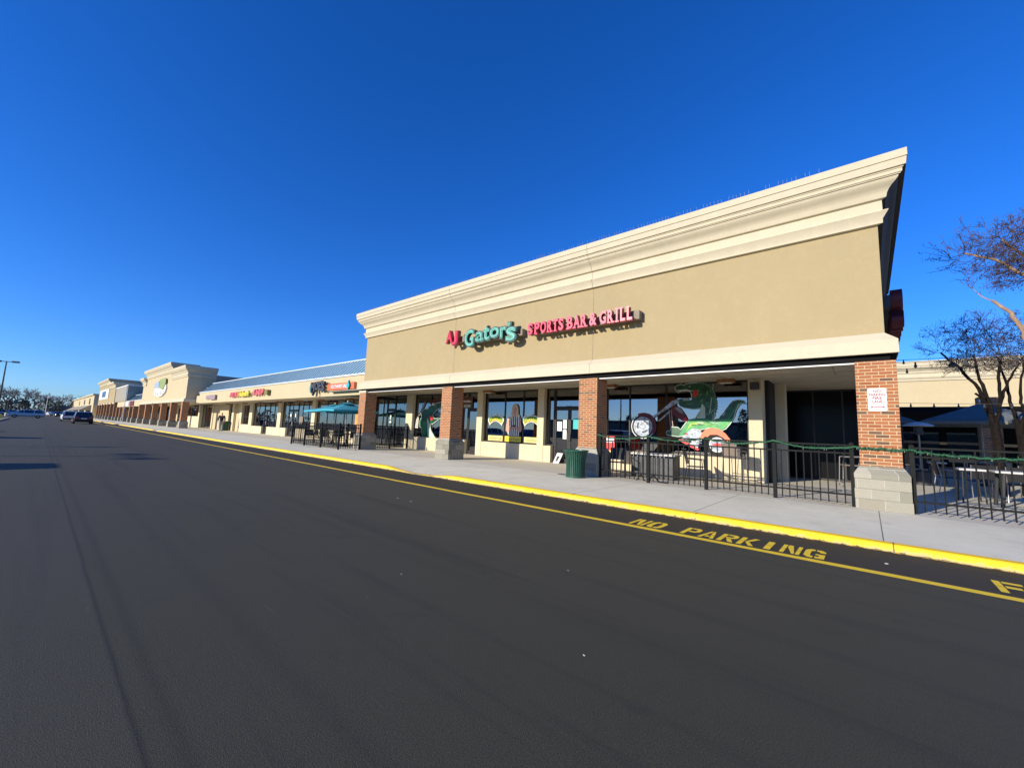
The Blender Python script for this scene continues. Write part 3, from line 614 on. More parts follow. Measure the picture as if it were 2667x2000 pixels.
for ch, a, b_, c_, d_, dy in (('G',-12.06,-11.56,4.62,5.28,0),('a',-11.46,-11.02,4.76,5.14,.004),('t',-11.04,-10.70,4.77,5.30,.008),('o',-10.68,-10.20,4.81,5.20,0),('r',-10.14,-9.84,4.76,5.16,.004),("'",-9.76,-9.66,5.14,5.28,.008),('s',-9.86,-9.40,4.60,5.10,.012)):
    fat(s, ch, a, b_, c_, d_, 'sign_teal', 'sign_teal_dark', dy=dy)
s = thing('letter_sign', 'raised red capital letters only, right of the teal lettering on the restaurant wall', 'sign')
MB().box(-8.80,-4.86,11.08,11.30,4.74,5.00,'raceway').build('raceway', s)
def serif_letter(ch, x0, x1, z0, z1):
    o = text_obj('letter', ch, x0, x1, z0, z1, YS-.10, .15, 'sign_red_dark', s, bold=.045)
    f = text_mesh(ch, x0+.012, x1-.012, z0+.012, z1-.012, YS-.115, .03, 'sign_red', bold=.03)
    sf = MB(); w_ = x1-x0; t = .045
    feet = {'P':[(0,.55,0)],'R':[(0,.5,0),(.6,1.08,0)],'T':[(.25,.75,0)],'A':[(-.08,.35,0),(.65,1.08,0)],'I':[(-.4,1.4,0),(-.4,1.4,1)],'L':[(-.1,.5,1)],'B':[(-.1,.3,0),(-.1,.3,1)]}.get(ch, [])
    for a, b_, top in feet:
        z = z1-t if top else z0
        sf.box(x0+a*w_, x0+b_*w_, YS-.112, YS-.06, z, z+t, 'sign_red')
    ms = [f] + ([sf.mesh('serif')] if feet else [])
    join_into(o, ms); return o
for ch, a, b_ in (('S',-8.85,-8.60),('P',-8.53,-8.29),('O',-8.27,-8.00),('R',-7.97,-7.74),('T',-7.73,-7.50),('S',-7.49,-7.27),('B',-7.14,-6.90),('A',-6.88,-6.62),('R',-6.60,-6.36),('&',-6.28,-6.00),('G',-5.91,-5.66),('R',-5.63,-5.41),('I',-5.34,-5.27),('L',-5.20,-5.02),('L',-4.98,-4.80)):
    k = (a+8.85)/3.8; serif_letter(ch, -8.85+(a+8.85)*.955, -8.85+(b_+8.85)*.955, 4.69-.01*k, 5.12-.02*k)
# sign on the right flank, seen edge-on
s = thing('letter_sign', 'dark red letters seen edge-on, hung on the right flank of the restaurant', 'sign')
MB().box(.37,.56,13.2,19.2,4.72,5.02,'charcoal').build('raceway', s)
for i, ch in enumerate('SPORTS BAR'):
    if ch == ' ': continue
    me = text_mesh(ch, 0, .46, 4.30, 5.28, 0, .22, 'red_dark', bold=.03); o = bpy.data.objects.new('letter', me); C.objects.link(o); o.parent = s
    o.matrix_local = Matrix.Translation((.80, 13.5+i*.56, 0)) @ Matrix.Rotation(R(90), 4, 'Z')

YM = 11.66
s = thing('shop_sign', 'chunky black letters and an orange sign box with teal diamonds on the cream fascia', 'sign')
MB().box(-25.45,-22.10,YM-.02,11.79,3.40,3.80,'orange').build('sign_box', s, bevel=.01)
text_obj('letter_panel','SOUTHWEST GRILL',-24.85,-22.75,3.50,3.70,YM-.045,.02,'white',s,bold=.02)
for x, w_ in ((-27.55,.5),(-22.62,.36)):
    MB().plate([(x-w_/2,3.60),(x,3.60-.27),(x+w_/2,3.60),(x,3.60+.27)], YM-.12, .06, 'teal_bright').build('diamond', s)
    MB().plate([(x-w_/2-.05,3.60),(x,3.60-.33),(x+w_/2+.05,3.60),(x,3.60+.33)], YM-.055, .03, 'charcoal').build('diamond', s)
for ch, a, b_, c_, d_ in (('M',-27.35,-26.75,3.36,3.98),('O',-26.72,-26.25,3.42,4.0),('E',-26.22,-25.85,3.40,4.0),("'",-25.86,-25.76,3.86,4.02),('S',-25.82,-25.40,3.36,3.98)):
    o = text_obj('letter', ch, a, b_, c_, d_, YM-.22, .14, 'charcoal', s, bold=.05)
MB().box(-27.32,-27.2,YM-.1,YM,3.12,3.40,'charcoal').build('letter_post', s); MB().box(-26.75,-26.66,YM-.08,YM,3.08,3.38,'charcoal').build('letter_post', s)
s = thing('shop_sign', 'pink and yellow script letters on the cream fascia, middle of the low row', 'sign')
for i, ch in enumerate("Amy's"): 
    if ch != ' ': text_obj('letter', ch, -44.9+i*.52, -44.45+i*.52, 3.42, 3.85, YM-.12, .12, 'pink', s, bold=.05, shear=.2)
text_obj('letter', 'Hallmark', -42.2, -39.4, 3.42, 3.86, YM-.16, .14, 'sign_yellow', s, bold=.03, shear=.3)
for i, ch in enumerate('Shop'): text_obj('letter', ch, -38.6+i*.62, -38.05+i*.62, 3.42, 3.92, YM-.12, .12, 'pink', s, bold=.05, shear=.2)
MB().box(-44.6,-36.0,YM,11.79,3.50,3.66,'raceway').build('raceway', s); MB().box(-35.95,-35.3,YM-.12,11.79,3.42,3.80,'olive').build('sign_box', s)
s = thing('shop_sign', 'faded mauve sign board at the far end of the low cream row', 'sign')
MB().box(-53.6,-51.9,YM,11.79,3.40,3.82,'mauve').build('sign_box', s); MB().box(-51.85,-49.95,YM-.06,11.79,3.33,3.80,'mauve').build('sign_box', s)
s = thing('shop_sign', 'round blue, green and white emblem sign on the stepped cream parapet', 'sign')
mb = MB(); ci = lambda cx, cz, rx, rz, n=18: [(cx+rx*math.cos(2*math.pi*i/n), cz+rz*math.sin(2*math.pi*i/n)) for i in range(n)]
mb.plate(ci(-76.6,5.3,4.2,1.15), 11.14, .16, 'offwhite'); mb.build('sign_box', s)
MB().plate([(-80.8,5.6),(-77.4,5.5),(-77.4,6.5),(-80.8,6.3)], 11.07, .06, 'chrome_print').build('emblem', s)
MB().plate([(-77.2,5.5),(-74.2,5.1),(-72.6,6.1),(-73.0,6.7),(-76.8,6.7)], 11.07, .06, 'moss_print').build('emblem', s)
for x in (-79.9,-78,-76,-74.2): MB().plate(ci(x,4.75,.55,.35,10), 11.07, .06, 'white').build('emblem', s)

s = thing('parking_sign', 'white metal NO PARKING FIRE LANE sign screwed to the nearest brick column', 'sign')
def rrect(x0,x1,z0,z1,r,n=5):
    p = []
    for cx, cz, a in ((x1-r,z1-r,0),(x0+r,z1-r,90),(x0+r,z0+r,180),(x1-r,z0+r,270)):
        p += [(cx+r*math.cos(R(a+90*i/n)), cz+r*math.sin(R(a+90*i/n))) for i in range(n+1)]
    return p
MB().plate(rrect(.035,.325,2.062,2.530,.03), 11.150, .012, 'white').build('plate', s)
mb = MB(); b0 = rrect(.045,.315,2.072,2.520,.024); b1 = rrect(.0485,.3115,2.0755,2.5165,.022); n = len(b0)
mb.add([(x,11.149,z) for x,z in b0]+[(x,11.149,z) for x,z in b1], [(i,(i+1)%n,(i+1)%n+n,i+n) for i in range(n)], 'red'); mb.build('border', s)
pr = s
for t_, a, b_, z0, z1 in (('NO',.118,.242,2.440,2.503),('PARKING',.056,.304,2.368,2.430),('FIRE',.108,.252,2.298,2.359),('LANE',.102,.258,2.227,2.289),('TOWING ENFORCED',.056,.304,2.186,2.208)):
    text_obj('lettering', t_, a, b_, z0, z1, 11.1455, .003, 'sign_maroon', pr, bold=.03)
MB().plate([(.065,2.145),(.10,2.168),(.10,2.153),(.26,2.153),(.26,2.168),(.297,2.145),(.26,2.122),(.26,2.137),(.10,2.137),(.10,2.122)], 11.1455, .003, 'sign_maroon').build('arrow', s)
mb = MB(); 
for z in (2.10,2.512): mb.lathe([(.006,0),(.006,-.006),(0,-.008)], (.18,11.149,z), 8, 'alu', axis='y')
mb.build('bolt', s)

# bird spikes along the cornice edge
for k, (a, b_) in enumerate(((-20.6,-16.4),(-16.3,-10.6),(-10.5,-7.4),(-7.2,-3.9),(-3.7,-1.9),(-1.6,-.5))):
    mb = MB(); x = a
    mb.box(a, b_, 10.86, 10.89, 7.371, 7.378, 'grey_wall')
    while x < b_:
        h = .10+.03*rs.random(); mb.tube([(x,10.875,7.375),(x+rs.uniform(-.01,.01),10.86,7.375+h)], .003, 4, 'grey_wall'); x += rs.choice((.085,.085,.09,.17))
    tag(mb.build('bird_spikes'), 'strip of thin wire bird spikes, number %s from the left end of the white cornice' % ('one','two','three','four','five','six')[k], 'bird spikes', 'bird spike strips on the cornice')

# ================================================================ things on the glass of the restaurant
YP = 14.672
def poly(mb, pts, m, k=0, d=.002): mb.plate(pts, YP-.0025*k, d, m)
mb = MB()
gb = [(-5.095,3.133),(-4.981,3.2),(-4.88,3.22),(-4.799,3.17),(-4.719,3.23),(-4.54,3.245),(-4.346,3.25),(-4.136,3.235),(-3.988,3.151),(-3.86,3.006),(-3.799,2.805),(-3.775,2.608),(-3.768,2.431),(-3.825,2.254),(-3.817,2.156),(-3.892,2.038),(-3.902,1.95),(-3.783,2.02),(-3.675,2.041),(-3.62,2.138),(-3.531,2.148),(-3.476,2.293),(-3.35,2.485),(-3.244,2.599),(-3.123,2.645),(-2.971,2.623),(-2.89,2.518),(-2.989,2.557),(-3.109,2.502),(-3.18,2.331),(-3.253,2.083),(-3.361,1.891),(-3.485,1.736),(-3.592,1.666),(-3.769,1.728),(-3.988,1.752),(-4.099,1.72),(-4.268,1.675),(-4.516,1.709),(-4.633,1.625),(-4.791,1.458),(-4.991,1.42),(-5.194,1.443),(-5.381,1.456),(-5.401,1.56),(-5.256,1.606),(-5.234,1.731),(-5.01,1.716),(-4.91,1.637),(-4.789,1.803),(-4.65,1.989),(-4.416,2.032),(-4.319,2.193),(-4.242,2.314),(-4.26,2.394),(-4.51,2.375),(-4.785,2.418),(-4.925,2.481),(-4.985,2.585),(-4.904,2.646),(-4.664,2.663),(-4.526,2.681),(-4.525,2.824),(-4.563,2.969),(-4.701,3.025),(-4.901,3.0),(-4.983,2.951),(-5.054,3.026)]
cxg, czg = -4.2, 2.35
def grow(pts, d):
    n = len(pts); a = sum(pts[i][0]*pts[(i+1)%n][1]-pts[(i+1)%n][0]*pts[i][1] for i in range(n)); sg_ = 1 if a > 0 else -1; out = []
    for i in range(n):
        p0, p1, p2 = Vector(pts[i-1]), Vector(pts[i]), Vector(pts[(i+1)%n]); e = (p2-p0).normalized(); nn = Vector((e.y, -e.x))*sg_; out.append(tuple(p1+nn*d))
    return out
def ring(mb, cx, cz, r0, r1, m, k, a0=0, a1=360, n=28):
    pts = [(cx+r1*math.cos(R(a0+(a1-a0)*i/n)), cz+r1*math.sin(R(a0+(a1-a0)*i/n))) for i in range(n+1)] + [(cx+r0*math.cos(R(a1-(a1-a0)*i/n)), cz+r0*math.sin(R(a1-(a1-a0)*i/n))) for i in range(n+1)]
    if a1-a0 == 360:
        h_ = [(cx+r*math.cos(R(360*i/n)), cz+r*math.sin(R(360*i/n))) for r in (r1, r0) for i in range(n)]
        mb.add([(x, YP-.0025*k, z) for x, z in h_], [(i,(i+1)%n,(i+1)%n+n,i+n) for i in range(n)], m)
    else: poly(mb, pts, m, k)
poly(mb, grow(gb, .028), 'gator_pale', 0); poly(mb, gb, 'gator_dark', 1)
poly(mb, [(-4.991,1.43),(-4.789,1.762),(-4.63,1.98),(-4.132,2.02),(-3.947,2.01),(-3.857,1.94),(-3.64,2.03),(-3.30,2.03),(-3.414,1.833),(-3.592,1.69),(-3.988,1.765),(-4.268,1.69),(-4.516,1.72),(-4.791,1.47)], 'gator_bright', 2)
poly(mb, [(-4.72,1.62),(-4.55,1.80),(-4.25,1.86),(-4.0,1.85),(-4.25,1.92),(-4.58,1.90)], 'lime', 3)
poly(mb, [(-4.485,2.987),(-4.33,3.022),(-4.312,2.879),(-4.409,2.76),(-4.505,2.783)], 'red', 2)
poly(mb, [(-4.26,2.354),(-4.20,2.55),(-4.10,2.42),(-4.10,2.05),(-4.38,2.04),(-4.30,2.193)], 'gator_pale', 3)
for (a, b_, c_, d_) in ((-3.98,2.2,-3.9,2.75),(-3.95,1.86,-3.40,2.0),(-3.2,2.30,-3.02,2.58),(-4.75,2.52,-4.45,2.56)): poly(mb, [(a,b_),(c_,d_),(c_+.02,d_),(a+.03,b_)], 'gator_pale', 3)
for i in range(9):
    x = -4.95+i*.055; poly(mb, [(x,3.005),(x+.03,3.005),(x+.015,2.965)], 'white', 2)
poly(mb, ci(-4.60,3.14,.028,.022,8), 'white', 2)
poly(mb, [(-5.232,2.441),(-5.067,2.492),(-4.905,2.398),(-4.747,2.171),(-4.679,2.029),(-4.689,1.927),(-4.828,1.945),(-4.988,2.046),(-5.192,2.19)], 'red_dark', 3)
poly(mb, [(-5.12,2.40),(-4.98,2.44),(-4.86,2.32),(-4.80,2.18),(-4.95,2.25)], 'cloth_grey', 4); poly(mb, [(-4.85,2.0),(-4.72,2.10),(-4.69,1.94),(-4.82,1.955)], 'red', 4)
poly(mb, [(-5.916,2.101),(-5.548,2.359),(-5.21,2.651),(-4.903,2.729),(-4.643,2.745),(-4.644,2.683),(-4.904,2.646),(-5.17,2.483),(-5.527,2.274),(-5.872,2.037)], 'chrome_print', 2)
poly(mb, [(-5.70,1.95),(-5.30,2.30),(-5.26,2.27),(-5.66,1.92)], 'chrome_print', 2)
for x in (-5.33,-5.25): poly(mb, [(x,2.36),(x+.035,2.36),(x+.09,1.75),(x+.055,1.75)], 'mauve', 4)
ring(mb, -6.271,1.728,.30,.45,'tyre',1); ring(mb, -6.271,1.728,.425,.45,'white',3); ring(mb, -6.271,1.728,0.0,.36,'chrome_print',2)
for a in (20,140,260): ring(mb, -6.271,1.728,.17,.235,'charcoal',4,a,a+62,8); ring(mb, -6.271,1.728,.07,.10,'cloth_grey',4,a+60,a+130,6)
ring(mb, -6.271,1.728,.30,.312,'cloth_grey',4)
ring(mb, -6.26,1.735,.38,.50,'red_dark',4,-35,115,14)
poly(mb, [(-4.792,1.437),(-4.653,1.624),(-4.477,1.70),(-4.249,1.636),(-4.176,1.481),(-4.272,1.28),(-4.37,.998),(-4.56,1.047),(-4.715,1.158),(-4.992,1.287)], 'chrome_print', 4)
for i in range(16):
    x = -4.85+rs.random()*.6; z = 1.12+rs.random()*.42; q = .03+rs.random()*.04
    if abs(x+4.5) < .32: poly(mb, [(x-q,z),(x,z-q*.6),(x+q,z),(x,z+q*.7)], rs.choice(('tyre','white','red','charcoal')), 5)
poly(mb, [(-4.99,1.285),(-4.55,1.05),(-4.35,.96),(-4.30,1.02),(-4.7,1.22),(-4.95,1.36)], 'red', 6)
ring(mb, -3.742,1.189,.24,.37,'tyre',2); ring(mb, -3.742,1.189,0,.245,'chrome_print',4); ring(mb, -3.742,1.189,.225,.245,'white',6)
poly(mb, [(-3.95,1.20),(-3.72,1.25),(-3.52,1.20),(-3.74,1.13)], 'red', 6)
poly(mb, [(-4.271,1.378),(-4.232,1.538),(-4.099,1.68),(-3.914,1.744),(-3.68,1.711),(-3.488,1.564),(-3.353,1.379),(-3.372,1.265),(-3.44,1.3),(-3.561,1.427),(-3.737,1.517),(-3.954,1.509),(-4.084,1.386)], 'orange', 7)
# scutes along the spine and tail, claws, jaw and hide strokes
def along(pts, n):
    out = []; tot = sum((Vector(b_)-Vector(a)).length for a, b_ in zip(pts, pts[1:])); step = tot/n; acc = 0
    for a, b_ in zip(pts, pts[1:]):
        a = Vector(a); b_ = Vector(b_); L = (b_-a).length; t = (step-acc) if acc else 0
        while t < L: out.append((a.lerp(b_, t/L), (b_-a)/L)); t += step
        acc = (acc+L) % step
    return out
for q, d in along([(-4.30,3.24),(-4.136,3.235),(-3.988,3.151),(-3.86,3.006),(-3.799,2.805),(-3.775,2.608),(-3.768,2.431),(-3.82,2.2)], 15):
    nn = Vector((-d.y, d.x)); nn = nn if nn.x > 0 or nn.y > .5 else -nn
    poly(mb, [tuple(q-d*.04), tuple(q+d*.04), tuple(q+nn*.055)], 'gator_dark', 2); poly(mb, [tuple(q-d*.012-nn*.03), tuple(q+d*.012-nn*.03), tuple(q-nn*.005)], 'gator_pale', 3)
for q, d in along([(-3.60,2.12),(-3.476,2.29),(-3.35,2.48),(-3.244,2.595)], 9): poly(mb, [tuple(q-d*.035), tuple(q+d*.035), tuple(q+Vector((-d.y, d.x))*.045)], 'gator_dark', 2)
rg_ = random.Random(12)
for _ in range(60):
    x = rg_.uniform(-4.35,-3.85); z = rg_.uniform(2.1,3.15); a_ = rg_.uniform(.9,1.5); L_ = rg_.uniform(.05,.16); poly(mb, [(x,z),(x+L_*math.cos(a_),z+L_*math.sin(a_)),(x+L_*math.cos(a_)+.008,z+L_*math.sin(a_)-.01),(x+.012,z)], rg_.choice(('gator_bright','gator_bright','gator_pale','tyre')), 3)
for _ in range(40):
    x = rg_.uniform(-4.7,-3.7); z = rg_.uniform(1.80,1.98); L_ = rg_.uniform(.08,.22); poly(mb, [(x,z),(x+L_,z-.02),(x+L_,z-.03),(x,z-.014)], rg_.choice(('lime','gator_dark','gator_pale')), 4)
for q, d in along([(-3.55,1.85),(-3.3,2.2),(-3.15,2.5),(-2.98,2.6)], 12): poly(mb, [tuple(q-d*.05), tuple(q+d*.05), tuple(q+d*.04+Vector((.02,-.01))), tuple(q-d*.03+Vector((.02,-.01)))], 'gator_bright', 3)
for i in range(4): poly(mb, [(-4.93+i*.03,2.60+i*.015),(-4.90+i*.03,2.60+i*.015),(-4.93+i*.03,2.72),(-4.96+i*.03,2.71)], 'gator_dark', 4)
poly(mb, [(-5.04,3.03),(-4.7,3.05),(-4.56,2.99),(-4.55,2.975),(-4.7,3.03),(-5.03,3.015)], 'white', 3)
for i in range(8): x = -4.98+i*.055; poly(mb, [(x,3.02),(x+.03,3.025),(x+.012,2.975)], 'white', 4)
poly(mb, ci(-4.60,3.135,.013,.013,6), 'tyre', 4)
tag(mb.build('window_mural'), 'painted green alligator on a red chopper motorcycle across the right restaurant windows', 'mural')

mb = MB()
g2 = [(-19.449,.823),(-19.561,1.339),(-19.74,1.404),(-19.828,1.683),(-19.625,1.931),(-19.742,2.212),(-19.552,2.317),(-19.422,2.422),(-19.111,2.404),(-19.016,2.559),(-18.748,2.626),(-18.45,2.623),(-18.379,2.725),(-18.117,2.755),(-17.9,2.80),(-17.6,2.74),(-17.55,2.60),(-17.987,2.501),(-18.319,2.384),(-18.567,2.18),(-18.635,2.043),(-18.483,1.874),(-18.217,1.877),(-18.019,2.013),(-17.7,2.06),(-17.72,1.96),(-18.039,1.90),(-18.31,1.741),(-18.643,1.583),(-18.865,1.63),(-18.711,1.191),(-18.246,.84)]
poly(mb, grow(g2, .035), 'gator_pale', 0); poly(mb, g2, 'gator_dark', 1)
poly(mb, [(-19.069,1.95),(-18.96,1.732),(-18.85,1.443),(-18.68,1.159),(-18.29,.84),(-18.945,.84),(-19.10,1.694)], 'gator_pale', 2)
poly(mb, [(-18.935,2.041),(-18.663,2.06),(-18.591,1.873),(-18.685,1.735),(-18.85,1.869)], 'red', 3)
poly(mb, [(-18.996,2.76),(-18.731,2.86),(-18.44,2.96),(-18.2,2.97),(-18.021,2.95),(-17.7,2.92),(-17.7,2.82),(-18.51,2.82),(-18.885,2.70)], 'red_dark', 2)
poly(mb, ci(-18.62,2.70,.11,.07), 'white', 4); poly(mb, ci(-18.58,2.69,.04,.04), 'tyre', 5)
poly(mb, [(-19.983,2.034),(-19.533,2.669),(-19.442,2.879),(-19.326,2.859),(-19.417,2.65),(-19.811,2.053)], 'mauve', 3)
poly(mb, [(-20.2,1.322),(-20.15,1.80),(-19.985,2.0),(-19.909,1.893),(-19.932,1.312)], 'offwhite', 2)
for i in range(5): poly(mb, [(-20.15,1.40+i*.11),(-19.95,1.42+i*.11),(-19.95,1.46+i*.11),(-20.15,1.44+i*.11)], 'brown_text', 3)
for i in range(6): poly(mb, [(-19.5+i*.055,.9),(-19.48+i*.055,.9),(-19.42+i*.05,1.7),(-19.44+i*.05,1.7)], 'gator_bright', 3)
tag(mb.build('window_mural'), 'painted standing green alligator with open mouth on the window left of the second column', 'mural')

mb = MB()
hx = -12.5
poly(mb, [(-13.02,1.55),(-12.96,1.95),(-12.78,2.12),(-12.62,2.2),(-12.38,2.2),(-12.24,2.12),(-12.12,1.9),(-12.10,1.55),(-12.2,1.14),(-12.86,1.14)], 'white', 1)
for i in range(6):
    x = -12.86+i*.128; poly(mb, [(x,1.14),(x+.062,1.14),(x+.062+.012*(2.5-i),2.10-.03*abs(2.5-i)),(x+.012*(2.5-i),2.10-.03*abs(2.5-i))], 'stripe_dark', 2)
poly(mb, [(-13.04,1.40),(-13.02,1.62),(-12.93,1.98),(-12.82,2.0),(-12.86,1.66),(-12.72,1.50),(-12.48,1.60),(-12.47,1.52),(-12.74,1.38),(-12.95,1.30)], 'skin', 3)
poly(mb, [(-12.06,1.40),(-12.08,1.62),(-12.14,1.96),(-12.24,1.98),(-12.22,1.66),(-12.30,1.52),(-12.52,1.60),(-12.52,1.52),(-12.30,1.40),(-12.14,1.32)], 'skin', 3)
poly(mb, [(-12.72,1.62),(-12.46,1.66),(-12.36,1.60),(-12.60,1.56)], 'interior_wood', 5)
poly(mb, [(-12.70,1.95),(-12.72,2.3),(-12.68,2.52),(-12.60,2.62),(-12.50,2.66),(-12.40,2.62),(-12.32,2.52),(-12.28,2.3),(-12.30,1.95),(-12.36,2.08),(-12.42,2.05),(-12.58,2.05),(-12.64,1.98)], 'hair_blonde', 4)
poly(mb, ci(hx,2.37,.095,.135,14), 'skin', 6); poly(mb, [(-12.55,2.10),(-12.45,2.10),(-12.44,2.28),(-12.56,2.28)], 'skin', 5)
for x in (-12.535,-12.465): poly(mb, ci(x,2.40,.014,.008,8), 'tyre', 7)
poly(mb, [(-12.53,2.31),(-12.47,2.31),(-12.48,2.295),(-12.52,2.295)], 'red', 7); poly(mb, [(-12.595,2.44),(-12.56,2.52),(-12.50,2.54),(-12.43,2.5),(-12.405,2.42),(-12.46,2.47)], 'hair_blonde', 7)
tag(mb.build('window_poster'), 'life-size poster of a blonde woman in a striped top taking an order, middle restaurant window', 'poster')

def arch_logo(cx, label):
    mb = MB(); arc = lambda w_, z0, z1, n=12: [(cx-w_+2*w_*i/n, z0+(z1-z0)*(1-((2*i/n-1)**2))) for i in range(n+1)]
    def band(w0, a0, a1, w1, b0, b1, m, k): poly(mb, arc(w0, a0, a1)+arc(w1, b0, b1)[::-1], m, k)
    top = [(cx+x, z) for x, z in ((-.52,1.84),(-.50,2.02),(-.40,2.10),(-.33,2.04),(-.20,2.09),(-.06,2.10),(0,2.17),(.07,2.10),(.20,2.09),(.34,2.05),(.44,2.06),(.52,1.98),(.52,1.82))]
    poly(mb, top+arc(.40,1.60,1.80)[::-1], 'white', 1)
    band(.48,1.92,2.07,.46,1.80,1.94,'lime',2); band(.46,1.80,1.94,.44,1.72,1.87,'sign_yellow',3); band(.44,1.72,1.87,.39,1.635,1.815,'banner',2)
    base = mb.build('window_logo'); ms = [text_mesh('GATORS', cx-.44, cx+.44, 1.885, 2.07, YP-.0125, .003, 'gator_dark', bold=.0), text_mesh('SPORTS BAR', cx-.37, cx+.37, 1.815, 1.875, YP-.0145, .003, 'interior_wood')]
    for me in ms:
        for v in me.vertices: v.co.z -= ((v.co.x-cx)**2)*.72
    join_into(base, ms); tag(base, label, 'decal', 'arched logos on the restaurant glass'); return base
arch_logo(-13.72, 'arched green and yellow logo decal on the pane left of the woman poster')
arch_logo(-11.50, 'arched green and yellow logo decal on the pane right of the woman poster')
for a, b_, t_, lb, m_ in ((-14.18,-13.22,'Good Pub Grub','cream banner reading Good Pub Grub under the left logo, low on the glass','banner'),(-13.08,-12.08,'Good Times','deeper yellow banner beneath the woman poster, low on the glass','sign_yellow'),(-11.90,-11.10,'Good Prices','cream banner reading Good Prices under the right logo, low on the glass','banner')):
    o = MB().box(a, b_, YP-.006, YP-.002, .87, 1.12, m_).build('window_banner'); join_into(o, [text_mesh(t_, a+.10, b_-.08, .93, 1.05, YP-.010, .003, 'brown_text', shear=.1)])
    tag(o, lb, 'banner', 'yellow banners along the foot of the glass')
o = MB().box(-16.2,-15.4,YP-.006,YP-.002,2.46,3.05,'interior_wood').build('window_poster'); 
t = text_mesh('FOOTBALL', -16.1,-15.5,2.76,2.86,YP-.010,.003,'white',bold=.03); join_into(o, [t, text_mesh('GATORS',-16.05,-15.55,2.50,2.64,YP-.010,.003,'gator_pale',bold=.05)])
tag(o, 'dark red poster above the glass door behind the second column', 'poster')
t = text_obj('house_number','5218',-9.66,-9.40,2.462,2.53,14.66,.004,'blackmetal'); tag(t, 'black house number on the transom over the restaurant double door', 'number')
for (a,c_,z0,z1), lb in zip(((-10.10,-9.86,1.45,1.85),(-9.80,-9.62,1.55,1.92),(-9.80,-9.62,1.12,1.50)), ('white paper notice taped to the left side of the restaurant door','upper white notice beside the stile of the restaurant door','lower notice with green print on the restaurant door')):
    o = MB().box(a,c_,14.685,14.690,z0,z1,'white').build('paper_notice'); mb = MB()
    for i in range(5): mb.box(a+.03,c_-.04-.02*(i%2),14.683,14.6845,z1-.07-i*.055,z1-.055-i*.055,'cloth_grey')
    join_into(o, [mb.mesh('x')]); tag(o, lb, 'notice', 'paper notices on the restaurant door')
o = MB().box(-9.30,-9.02,14.685,14.690,1.55,2.0,'teal_bright').build('paper_notice'); tag(o, 'pale blue notice on the right leaf of the restaurant door', 'notice')
o = thing('leaning_board', 'small white drawing board leaning at the foot of the restaurant door', 'board'); MB().hexa([(-10.10,14.44,.105),(-9.80,14.40,.105),(-9.79,14.42,.105),(-10.09,14.46,.105)],[(-10.0,14.60,.52),(-9.72,14.60,.52),(-9.71,14.62,.52),(-9.99,14.62,.52)],'white').build('board', o); MB().hexa([(-10.0,14.458,.18),(-9.90,14.446,.18),(-9.90,14.45,.18),(-10.0,14.462,.18)],[(-9.95,14.54,.40),(-9.83,14.53,.40),(-9.83,14.534,.40),(-9.95,14.544,.40)],'charcoal').build('drawing', o)
o = thing('standing_sign', 'red and white advertising board standing behind the fence beside the third column', 'sign'); MB().box(-7.30,-6.86,13.6,13.63,.62,1.36,'red').build('board', o); MB().box(-7.28,-6.88,13.585,13.598,1.10,1.28,'white').build('panel', o); MB().box(-7.28,-6.88,13.585,13.598,.70,.82,'banner').build('panel', o)
for x in (-7.28,-6.90): MB().box(x-.01,x+.01,13.6,13.62,.1,.62,'blackmetal').build('leg', o)
o = thing('speaker', 'small black loudspeaker high on the corner pier under the canopy', 'speaker'); MB().box(-2.70,-2.46,14.30,14.49,2.93,3.16,'paint_black').build('cabinet', o, bevel=.02); MB().box(-2.68,-2.48,14.292,14.299,2.95,3.14,'charcoal').build('grille', o)
o = MB().box(-27.25,-26.5,14.665,14.672,1.35,2.18,'poster_orange').build('window_poster'); tag(o, 'orange poster in the shop window just left of the first brick column', 'poster')
o = thing('door_sticker', 'pale green sticker emblem on the glass door left of the first restaurant pier', 'sticker'); MB().plate(ci(-22.86,1.58,.13,.13,10),14.675,.004,'gator_pale').build('emblem', o); MB().box(-22.93,-22.79,14.675,14.679,1.78,2.05,'gator_pale').build('strip', o)
for x, zz, lb in ((-38.5,1.95,'left white round sticker on the low row double door'),(-37.5,1.95,'right white round sticker on the low row double door')):
    tag(MB().plate(ci(x,zz,.13,.16,8),14.68,.004,'white').build('door_sticker'), lb, 'sticker')
tag(MB().box(-36.6,-35.9,14.66,14.67,1.25,1.85,'mesh_tan').build('window_poster'), 'small tan poster in the low row window above the patio fence', 'poster')
